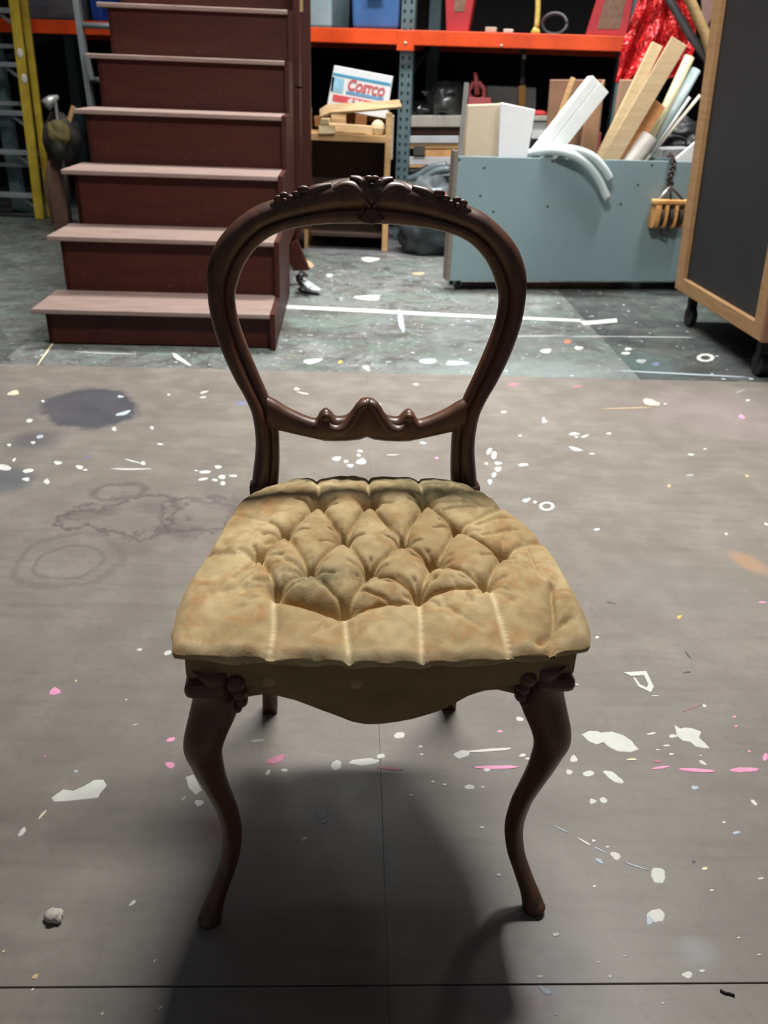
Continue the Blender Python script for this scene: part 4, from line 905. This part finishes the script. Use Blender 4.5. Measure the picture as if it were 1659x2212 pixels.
def tocart(px, py, v): return on_cart(px, py, v)
def stick(name, top, bot, v0, v1, wv, tv, mat, lb, cat, wdir=(1, 0, 0), deep=.35, bevel=.003, grp=None):
    """a piece standing in the cart: seen top and the point where the cart's front edge hides it; carried on down inside"""
    t = tocart(*top, v1); b = tocart(*bot, v0); d = (b - t); L = np.linalg.norm(d); b2 = t + d * (1 + deep / L)
    zmin = zb_ + .03
    if b2[2] < zmin: b2 = t + (b2 - t) * ((t[2] - zmin) / (t[2] - b2[2]))
    return tag(MB().bar(b2, t, wv, tv, wdir).build(name, mat, bevel=bevel), lb, cat, grp)
# boards on the left
def slab(pts, v, thick, mat, lb, name, cat, deep=.3):
    q = [tocart(x, y, v) for x, y in pts]
    for i in (2, 3): q[i] = q[i] + np.array([0, 0, -deep]) if v < .3 else q[i] * np.array([1, 1, 0])
    return tag(MB().prism(q, cn * thick).build(name, mat, bevel=.004), lb, cat)
slab([(1012, 227), (1090, 224), (1084, 338), (1003, 337)], .06, .065, M('beige_board', (206, 190, 166), CD, var=.06, scale=4), 'thick beige board with rounded top standing at the left end of the cart', 'beige_board', 'board')
slab([(1082, 221), (1157, 237), (1130, 338), (1082, 336)], .035, .016, M('white_melamine', (222, 224, 226), .5, var=.03), 'flat white panel standing next to the thick beige board in the cart', 'white_sheet', 'panel')
tag(MB().bar(tocart(1008, 178, .03), tocart(990, 345, .03) + np.array([-.0, 0, -.25]), .022, .022).build('grey_pole', M('pole_grey', (150, 148, 146), .45, .3)), 'thin grey pole standing at the left end of the cart', 'pole')
stick('wooden_dowel', (1238, 168), (1195, 290), .20, .205, .024, .024, m_pine, 'slim round wooden dowel behind the white beam', 'dowel')
# white grooved beam
t = tocart(1291, 181, .11); b = tocart(1168, 338, .09); dd = b - t; b2 = t + dd * 1.25
wb = thing('white_beam', b2, 'white painted square beam with a groove leaning in the cart', 'beam')
ax = (t - b2) / np.linalg.norm(t - b2); wd = np.cross(ax, cn); wd /= np.linalg.norm(wd); wd = wd if wd[0] > 0 else -wd; td = np.cross(ax, wd); td = td if td[1] < 0 else -td
m_wp2 = M('white_beam_paint', (224, 228, 226), .5, var=.04)
MB().bar(b2 - wd * .034, t - wd * .034, .044, .07, wd).build('lath', m_wp2, wb, bevel=.002)
MB().bar(b2 + wd * .026, t + wd * .026, .07, .076, wd).build('post', m_wp2, wb, bevel=.002)
stick('tan_plank', (1419, 96), (1299, 341), .115, .125, .058, .033, wood('tan_plank_wood', (208, 186, 146), (184, 160, 120)), 'tall tan plank standing in the cart, left of the tall pair', 'plank')
stick('tan_plank', (1467, 89), (1319, 342), .07, .08, .088, .018, wood('tan_board_wood', (186, 164, 130), (164, 140, 106)), 'wide darker tan plank leaning right of the first tall one', 'plank')
stick('orange_plank', (1423, 222), (1344, 343), .16, .165, .085, .018, wood('orange_wood', (190, 134, 82), (164, 108, 60)), 'short orange brown plank between the tall tan planks and the clear tubes', 'plank')
for top, bot, lb in (((1490, 122), (1398, 320), 'pale yellowish plastic tube, leftmost of the long tubes'), ((1504, 150), (1418, 305), 'clear bluish plastic tube beside the pale yellowish tube')):
    m_ = M('yellowish_tube', (196, 190, 156), .3, var=.1) if top[0] < 1500 else M('bluish_tube', (168, 186, 186), .25, var=.12)
    t = tocart(*top, .21); b = tocart(*bot, .205); b2 = t + (b - t) * 1.15; tag(MB().tube([b2, t], .026, 14).build('plastic_tube', m_, smooth=True), lb, 'tube')
t = tocart(1404, 296, .115); b = tocart(1370, 341, .11); b2 = t + (b - t) * 2.4
rl = thing('plastic_roll', b2, 'rolled sheet of clear plastic with open end leaning in the cart', 'roll')
ax = (t - b2) / np.linalg.norm(t - b2); e1 = np.cross(ax, [0, 0, 1]); e1 /= np.linalg.norm(e1); e2 = np.cross(ax, e1); rings = []
for p in (b2, t):
    ring = [p + (.052 - .0035 * u / 3) * (math.cos(u) * e1 + math.sin(u) * e2) for u in np.linspace(0, 9.5, 40)]
    ring += [p + (.049 - .0035 * u / 3) * (math.cos(u) * e1 + math.sin(u) * e2) for u in np.linspace(9.5, 0, 40)]
    rings.append(ring)
MB().loft(rings).build('sheet', M('clear_sheet', (196, 190, 184), .25, var=.12), rl, smooth=False)
for top, bot, lb in (((1490, 210), (1418, 318), 'thin grey rod leaning right in the cart, left of the thin pair'), ((1512, 206), (1398, 345), 'thin pale rod leaning right in the cart, right of the thin pair')):
    t = tocart(*top, .045); b = tocart(*bot, .04); b2 = t + (b - t) * 1.2; tag(MB().tube([b2, t], .0085, 10).build('thin_rod', M('rod_grey', (170, 172, 172), .4, .2) if top[0] < 1500 else M('rod_pale', (200, 192, 176), .5), smooth=True), lb, 'rod')
slab([(1457, 345), (1506, 303), (1510, 330), (1500, 347)], .05, .018, M('white_melamine', (222, 224, 226), .5, var=.03), 'white board corner sticking out at the right end of the cart', 'white_board', 'board', .2)
slab([(1432, 322), (1500, 320), (1500, 345), (1428, 345)], .31, .14, M('grey_carton', (140, 142, 142), .7), 'grey carton inside the right end of the cart', 'grey_carton', 'box', .15)
slab([(1190, 172), (1308, 172), (1296, 342), (1186, 342)], .50, .02, M('cardboard', (146, 108, 84), .8, var=.1), 'large cardboard sheet behind the white beam', 'cardboard_sheet', 'cardboard', .3)
slab([(1268, 230), (1306, 172), (1290, 340), (1250, 340)], .44, .02, M('cardboard_light', (168, 128, 96), .8, var=.1), 'lighter cardboard sheet right behind the white beam', 'cardboard_sheet', 'cardboard', .3)
slab([(1340, 172), (1380, 172), (1352, 342), (1312, 342)], .50, .02, M('cardboard_b', (170, 134, 110), .8, var=.1), 'cardboard sheet behind the tall tan planks', 'cardboard_sheet', 'cardboard', .3)
slab([(1200, 286), (1300, 286), (1300, 340), (1175, 340)], .53, .03, M('dull_red_board', (150, 62, 66), .6), 'dull red board deep inside the cart', 'red_board', 'board', .25)
# white plastic hose arching over the front edge
for i, pts in enumerate(([(1130, 343, .10), (1160, 330, .04), (1205, 326, -.035), (1255, 345, -.045), (1290, 382, -.045), (1312, 430, -.04)], [(1170, 341, .10), (1195, 328, .03), (1230, 322, -.02), (1275, 336, -.045), (1302, 362, -.05), (1318, 388, -.045)])):
    P = [tocart(x, y, v) for x, y, v in pts]; P = [P[0] - np.array([.02, 0, .2])] + P
    tag(MB().tube(spline(np.array(P), 40), .021, 12).build('plastic_hose', M('white_hose', (190, 204, 206), .35, var=.05), smooth=True), ('white plastic hose end arching lower over the cart front' if i == 0 else 'white plastic hose end arching just above and right of the longer one'), 'hose')
# pulley block on a chain
pb = thing('pulley_block', tocart(1440, 505, -.05), 'orange wooden triple pulley block hanging by a chain from the cart edge', 'pulley')
m_ob = M('orange_wood_block', (206, 158, 100), .5, var=.12, c2=(182, 128, 72)); m_rust = M('dark_iron', (62, 52, 48), .6, .4)
P0 = tocart(1398, 492, -.03); P1 = tocart(1482, 433, -.03); ww = (P1 - P0) @ cu_; hh = P1[2] - P0[2]
def pw(u, v, z): return P0 + cu_ * u + cn * v + np.array([0, 0, z])
nc = 4
for k in range(nc):
    uu = .012 + (ww - .03) * k / (nc - 1); prof = []
    for t in np.linspace(0, 2 * math.pi, 20, endpoint=False):
        prof.append(pw(uu, -.005 + .042 * math.copysign(abs(math.cos(t)) ** .6, math.cos(t)), hh / 2 + hh / 2 * math.copysign(abs(math.sin(t)) ** .7, math.sin(t))))
    MB().prism(prof, cu_ * (.018 if k else .03)).build('cheek', m_ob, pb, bevel=.002)
for k in range(nc - 1):
    uu = .012 + (ww - .03) * (k + .5) / (nc - 1) + .01
    MB().tube([pw(uu - .009, -.005, hh * .42), pw(uu + .009, -.005, hh * .42)], hh * .36, 20).build('sheave', m_rust, pb)
MB().obox(pw(ww / 2, -.02, hh * .96), cu_, cn, (0, 0, 1), ww + .006, .05, .022).build('top_yoke', m_ob, pb, bevel=.005)
top = tocart(1448, 402, -.035)
for s, m_ in ((.12, M('bright_wire', (190, 186, 176), .3, .6)), (.5, m_rust), (.88, m_rust)):
    MB().tube([pw(ww * s, -.02, hh), top], .006, 8).build('hanger', m_, pb, smooth=True)
chp = [tocart(1450, 400, -.03), tocart(1446, 385, -.03), tocart(1452, 368, -.03), tocart(1456, 350, -.025), tocart(1450, 338, .0), tocart(1446, 334, .03)]
Pc = spline(np.array(chp), 15)
for i in range(len(Pc) - 1):
    c = (Pc[i] + Pc[i + 1]) / 2; d = Pc[i + 1] - Pc[i]; L = np.linalg.norm(d); d /= L; sd = cu_ if i % 2 == 0 else cn; sd = sd - d * sd.dot(d); sd /= np.linalg.norm(sd)
    MB().tube([c + d * (L * .72) * math.cos(t) + sd * .012 * math.sin(t) for t in np.linspace(0, 6.283, 14, endpoint=False)], .0055, 6, closed=True).build('chain_link', m_rust, pb, smooth=True)
MB().tube([pw(ww * .42, 0, 0), pw(ww * .42, 0, -.03), pw(ww * .62, 0, -.045), pw(ww * .62, 0, -.0)], .005, 8).build('bottom_shackle', m_rust, pb, smooth=True)

# things deep behind the cart
m_pinkc = M('pink_red_plastic', (186, 92, 92), .5, var=.1)
sp_ = thing('clamp', sup(1030, 222, .1), 'dusty red clamp with upright handle behind the beige board', 'clamp')
MB().tube([sup(1031, 205, .1), sup(1029, 175, .1), sup(1026, 157, .1)], [.02, .016, .010], 10).build('handle', m_pinkc, sp_, smooth=True)
MB().tube([sup(1012, 196, .1), sup(1022, 180, .1), sup(1036, 180, .1), sup(1046, 192, .1), sup(1046, 210, .1), sup(1036, 216, .1), sup(1022, 214, .1), sup(1014, 208, .1)], .016, 10, closed=True).build('jaw', m_pinkc, sp_, smooth=True)
MB().bar(sup(1012, 220, .1), sup(1062, 220, .1), .05, .05, (0, 0, 1)).build('base', m_pinkc, sp_, bevel=.006)
def behind(pts, off, thick, mat, lb, name, cat):
    return tag(MB().prism([sup(x, y, off) for x, y in pts], rn * thick).build(name, mat, bevel=.003), lb, cat)
m_clear = M('smoky_sheet', (120, 116, 114), .3, var=.15)
behind([(1052, 184), (1158, 189), (1156, 330), (1052, 330)], .42, .012, m_clear, 'smoky clear plastic sheet standing behind the beige board', 'plastic_sheet', 'sheet')
behind([(1148, 262), (1230, 262), (1230, 300), (1148, 300)], .02, .2, M('white_tub', (206, 208, 208), .5), 'white box between the white panel and the white beam', 'white_box', 'box')
behind([(1146, 250), (1230, 250), (1230, 261), (1146, 261)], .0, .25, m_gw, 'weathered board lying on the white box behind the cart', 'board', 'board')
tag(MB().ball(sup(1165, 246, .05), (.05, .04, .022), 12, 8).build('red_rag', M('red_cloth', (170, 40, 40), .8), smooth=True), 'small red rag on the weathered board behind the cart', 'rag')
tag(MB().ball(sup(1160, 325, -.02), (.035, .03, .035), 12, 8).build('red_tin', M('red_cloth2', (190, 56, 56), .5), smooth=True), 'round red tin low beside the edge of the white panel', 'tin')
blob('cable_heap', sup(1470, 300, .0), (.14, .12, .10), .14, 21, M('dark_cables', (50, 52, 54), .4, var=.4), 'dark tangled heap of cables behind the thin rods', 'cables', 9)
cl = [sup(1460, 308, -.15) + ru * .06 * math.cos(u) + np.array([0, 0, .035 * math.sin(u)]) + rn * .002 * k for k, u in enumerate(np.linspace(0, 12, 36))]
tag(MB().tube(cl, .007, 8).build('cable_coil', M('black_cable', (30, 30, 32), .4), smooth=True), 'black cable coil in front of the dark cable heap', 'cables')

# ------------------------------------------------------------------ red sequinned cloth hanging at the rack end
def cloth():
    L = [(1392, -40), (1372, 20), (1352, 70), (1342, 110), (1336, 150), (1330, 178)]; Rr = [(1480, -40), (1490, 20), (1502, 60), (1500, 110), (1470, 160), (1405, 182)]
    l = spline(np.array(L), 60); r = spline(np.array(Rr), 60); V = []; F = []; nx = 60
    for i in range(60):
        for j in range(nx):
            t = j / (nx - 1); x, y = l[i] + (r[i] - l[i]) * t
            f = .030 * math.sin(t * 19 + i * .03) * (.3 + i / 60) + .012 * math.sin(t * 41 + i * .11) + .008 * math.sin(i * .35 + t * 9) + .05 * math.sin(t * math.pi)
            V.append(on_rack(x, y + 3 * math.sin(t * 17) * (i / 60), -.32 - f))
    for i in range(59):
        for j in range(nx - 1): F.append((i * nx + j, i * nx + j + 1, (i + 1) * nx + j + 1, (i + 1) * nx + j))
    return MB().add(V, F)
def sequin():
    k = NT('red_sequin'); v = k.coords(); vo = k.n('ShaderNodeTexVoronoi'); vo.inputs['Scale'].default_value = 90; k.l(v, vo.inputs['Vector'])
    n1 = k.noise(v, 10, 3); col = k.mix(k.rng(n1, .35, .7), lin((168, 20, 26)), lin((214, 42, 42))); k.color(col)
    sub = k.n('ShaderNodeVectorMath', operation='SUBTRACT'); k.l(vo.outputs['Color'], sub.inputs[0]); sub.inputs[1].default_value = (.5, .5, .5)
    sc = k.n('ShaderNodeVectorMath', operation='SCALE'); k.l(sub.outputs[0], sc.inputs[0]); sc.inputs['Scale'].default_value = .9
    g = k.n('ShaderNodeNewGeometry'); ad = k.n('ShaderNodeVectorMath', operation='ADD'); k.l(g.outputs['Normal'], ad.inputs[0]); k.l(sc.outputs[0], ad.inputs[1])
    nm = k.n('ShaderNodeVectorMath', operation='NORMALIZE'); k.l(ad.outputs[0], nm.inputs[0]); k.l(nm.outputs[0], k.b.inputs['Normal'])
    k.set(Roughness=.35, Metallic=.1); return k.m
rc = cloth().build('sequin_cloth', sequin(), smooth=True); sm = rc.modifiers.new('solid', 'SOLIDIFY'); sm.thickness = .004
tag(rc, 'bright red sequinned cloth hanging at the right end of the orange beam', 'cloth')
tag(MB().tube([on_rack(1425, -60, -.5), on_rack(1446, 0, -.5), on_rack(1490, 75, -.5), on_rack(1530, 132, -.5), on_rack(1536, 330, -.5)], .022, 12).build('grey_pipe', M('grey_pipe_paint', (98, 98, 100), .4, .3), smooth=True), 'bent grey metal pipe in front of the red cloth', 'pipe')
tag(MB().tube([on_rack(1460, -60, -.55), on_rack(1490, 0, -.55), on_rack(1522, 70, -.55), on_rack(1545, 150, -.55), on_rack(1560, 330, -.55)], .027, 12).build('bamboo_pole', wood('bamboo', (176, 146, 100), (140, 112, 72)), smooth=True), 'curved tan wooden pole between the grey pipe and the framed panel', 'pole')
behind([(1512, -60), (1600, -60), (1600, 330), (1530, 330)], .1, .02, M('pinkish_card', (168, 132, 122), .8), 'pinkish brown cardboard sheet behind the poles at top right', 'cardboard_sheet', 'cardboard')
tag(MB().bar(on_rack(1562, 10, .09), on_rack(1518, 95, .09), .05, .01).build('black_strip', M('black_strip_paint', (34, 32, 30), .6)), 'slanting black strip in front of the pinkish cardboard', 'strip')

# ------------------------------------------------------------------ framed dark panel cart at the right
b0 = at_z(1457, 622, .15); b1 = at_z(1640, 738, .15); bu = b1 - b0; BL = np.linalg.norm(bu[:2]); bu /= np.linalg.norm(bu); bnn = np.array([bu[1], -bu[0], 0]); bnn = bnn if bnn[0] < 0 else -bnn
fp = thing('rolling_panel', (b0 + b1) / 2 * np.array([1, 1, 0]), 'tall rolling cabinet with dark panel in a raw wood frame at the right', 'cabinet')
m_fr = wood('frame_pine', (172, 134, 92), (142, 104, 66)); m_bk = M('black_panel', (27, 27, 29), .65, var=.12, scale=3)
def fq(u, v, z): return b0 + bu * u - bnn * v + np.array([-.055 * z, 0, z])
HT = 1.9; sw = .05
def fbox(n, mat, u0, u1, v0, v1, z0, z1, bev=.003): return MB().box8([fq(u0, v0, z0), fq(u1, v0, z0), fq(u1, v1, z0), fq(u0, v1, z0), fq(u0, v0, z1), fq(u1, v0, z1), fq(u1, v1, z1), fq(u0, v1, z1)]).build(n, mat, fp, bevel=bev)
fbox('stile', m_fr, 0, .08, 0, .04, 0, HT); fbox('stile', m_fr, BL - .07, BL, 0, .04, 0, HT)
fbox('bottom_rail', m_fr, .08, BL - .07, 0, .04, 0, .062); fbox('top_rail', m_fr, .08, BL - .07, 0, .04, HT - .09, HT)
fbox('dark_panel', m_bk, .07, BL - .06, .022, .03, .05, HT - .05, 0)
fbox('front_board', M('reddish_board', (130, 92, 70), .7, var=.1), BL, BL + .02, .0, .55, .0, HT)
fbox('far_board', m_fr, 0, .02, .04, .55, .0, HT); fbox('base_board', m_brd, .02, BL, .04, .55, .0, .02); fbox('rear_board', m_brd, .02, BL, .53, .55, .0, HT)
for u in (.12, BL - .06):
    for v in (.05, .48):
        g = fbox('caster_stem', M('black_iron', (26, 25, 25), .6, .4), u - .018, u + .018, v - .018, v + .018, -.10, 0, .002)
        c = fq(u, v, -.105); MB().tube([c - bnn * .014, c + bnn * .014], .044, 18).build('caster_wheel', M('black_rubber', (18, 18, 18), .7), g)

# ------------------------------------------------------------------ ladders and clutter at the left
YL = 6.38
m_yel = M('yellow_fibreglass', (186, 164, 52), .5, var=.15, c2=(160, 132, 38)); m_alu = M('aluminium', (150, 156, 158), .4, .5, var=.12)
fl0 = at_y(92, 468, YL); fl0[2] = 0
ld = thing('step_ladder', fl0, 'yellow fibreglass step ladder with grey treads at the far left', 'ladder')
def ly(px, py, y=YL): return at_y(px, py, y)
f_b = at_z(86, 476) ; YL2 = f_b[1]
def rail(p_top, p_bot, y, wv, tv, nm='rail', mat=m_yel):
    a = at_y(*p_top, y); b = at_y(*p_bot, y); d = b - a; b = a + d * (a[2] / (a[2] - b[2])); MB().bar(b, a + (a - b) * .35, wv, tv).build(nm, mat, ld, bevel=.004); return a, b
a1, b1_ = rail((30, 0), (86, 466), YL, .062, .03); a2, b2_ = rail((52, 0), (110, 466), YL + .10, .045, .03)
wl = .46; xs_ = np.array([-wl, 0, 0])
for a, b, wv, y in ((a1, b1_, .062, 0), (a2, b2_, .045, .1)):
    off = xs_ * np.array([1, 0, 0]); MB().bar(b + off, a + off + (a - b) * .35, wv, .03).build('rail', m_yel, ld, bevel=.004)
for py in (18, 135, 240, 325, 418):
    t = (a1[2] - ly(40, py)[2]) / (a1[2] - b1_[2]); c = a1 + (b1_ - a1) * t
    o = MB().box8([c + np.array(q) for q in ((-wl, -.01, -.03), (-.02, -.01, -.03), (-.02, .08, -.03), (-wl, .08, -.03), (-wl, -.01, 0), (-.02, -.01, 0), (-.02, .08, 0), (-wl, .08, 0))]).build('tread', m_alu, ld, bevel=.003)
    MB().bar(c + np.array([-.02, .02, -.10]), c + np.array([-.12, .02, -.03]), .02, .006).build('tread_brace', m_alu, ld)
for z in (.35, .75, 1.1): MB().bar(np.array([b2_[0] - wl, b2_[1] + .0, z]), np.array([b2_[0] - .03, b2_[1], z]), .025, .02, (0, 0, 1)).build('rear_bar', m_alu, ld)
for p in ((43, 115), (52, 170)): 
    c = at_y(*p, YL - .017); MB().ball(c, (.02, .004, .03), 10, 7).build('paint_spot', M('splash_white', SPL['w'], .55), ld, smooth=True)
al = thing('extension_ladder', at_y(205, 470, 6.0) * np.array([1, 1, 0]), 'leaning aluminium ladder partly hidden behind the maroon staircase', 'ladder')
a = at_y(165, 0, 6.0); b = at_y(197, 225, 6.0); d = b - a; bb = a + d * (a[2] / (a[2] - b[2]))
for off in (0.0, .40):
    MB().bar(bb + np.array([off, 0, 0]), a - d * .4 + np.array([off, 0, 0]), .034, .06).build('rail', m_alu, al, bevel=.003)
for k in range(5):
    z = at_y(190, 55, 6.0)[2] - .3 * k + .3; t = (a[2] - z) / (a[2] - bb[2]); c = a + (bb - a) * t
    MB().tube([c + np.array([.01, 0, 0]), c + np.array([.39, 0, 0])], .017, 12).build('rung', m_alu, al, smooth=True)
c = at_y(190, 150, 5.96); MB().bar(c + np.array([0.0, 0, .09]), c + np.array([.02, 0, -.06]), .03, .03).build('rung_lock', m_alu, al, bevel=.004)
# bundle on the floor between ladder and stairs
bd = thing('canvas_bundle', at_y(140, 300, 5.9) * np.array([1, 1, 0]), 'dark rounded canvas bundle with olive patch beside the yellow ladder', 'bundle')
def bl(name, c, r, amp, seed, mat, root, sharp=5):
    o = blob(name, c, r, amp, seed, mat, None, None, sharp)
    o.parent = root; o.location = Vector(o.location) - Vector(root.location); return o
bl('sack', at_y(136, 300, 5.9), (.115, .12, .15), .06, 31, M('dark_canvas', (58, 54, 50), .8, var=.3), bd)
bl('olive_patch', at_y(128, 290, 5.82), (.075, .06, .085), .05, 33, M('olive_cloth', (104, 92, 52), .8, var=.2), bd)
MB().bar(at_y(150, 262, 5.86), at_y(159, 230, 5.86), .026, .02).build('wooden_handle', m_pine, bd)
sp0 = at_y(130, 420, 6.25) * np.array([1, 1, 0])
MB().bar(at_y(124, 400, 5.95) * np.array([1, 1, 0]), at_y(122, 290, 5.95), .10, .06).build('support', M('brown_support', (110, 80, 64), .8), bd)
tag(blob('wood_sack', at_y(122, 420, 6.2), (.07, .08, .22), .05, 41, M('tan_sack', (126, 98, 80), .85, var=.2), None, None, 4, flat=-.001), 'tan brown sack standing on the floor between ladder and staircase', 'sack')
ws = thing('metal_pole', at_y(112, 330, 5.8) * np.array([1, 1, 0]), 'thin dark pole with small silver head beside the yellow ladder', 'pole')
pz = at_y(112, 216, 5.82); MB().tube([np.array([pz[0] + .02, pz[1], 0]), pz + np.array([.02, 0, 0])], .012, 10).build('pole', M('pole_dark', (70, 66, 66), .5), ws, smooth=True)
MB().tube([pz + np.array([-.03, -.03, -.03]), pz + np.array([.0, 0, .0]), pz + np.array([.035, .02, .02])], [.036, .03, .012], 14).build('silver_head', M('silver_shade', (186, 186, 180), .35, .5), ws, smooth=True)

# small loose bits on the floor
c = at_z(118, 1985); cr_ = np.random.default_rng(5)
tag(blob('plaster_crumb', c + np.array([0, 0, .006]), (.011, .010, .008), .12, 51, M('plaster', (196, 186, 176), .8, var=.15), None, None, 4, 16, 10, flat=None), 'small pale plaster crumb on the brown floor at lower left', 'crumb')
tag(MB().tube(spline(np.array([at_z(x, y, .0022) for x, y in ((1556, 2138), (1566, 2144), (1577, 2146), (1587, 2150))]), 10), .0015, 6).build('dark_twig', M('twig', (52, 44, 40), .8), smooth=True), 'tiny dark curved twig on the floor at lower right', 'twig')
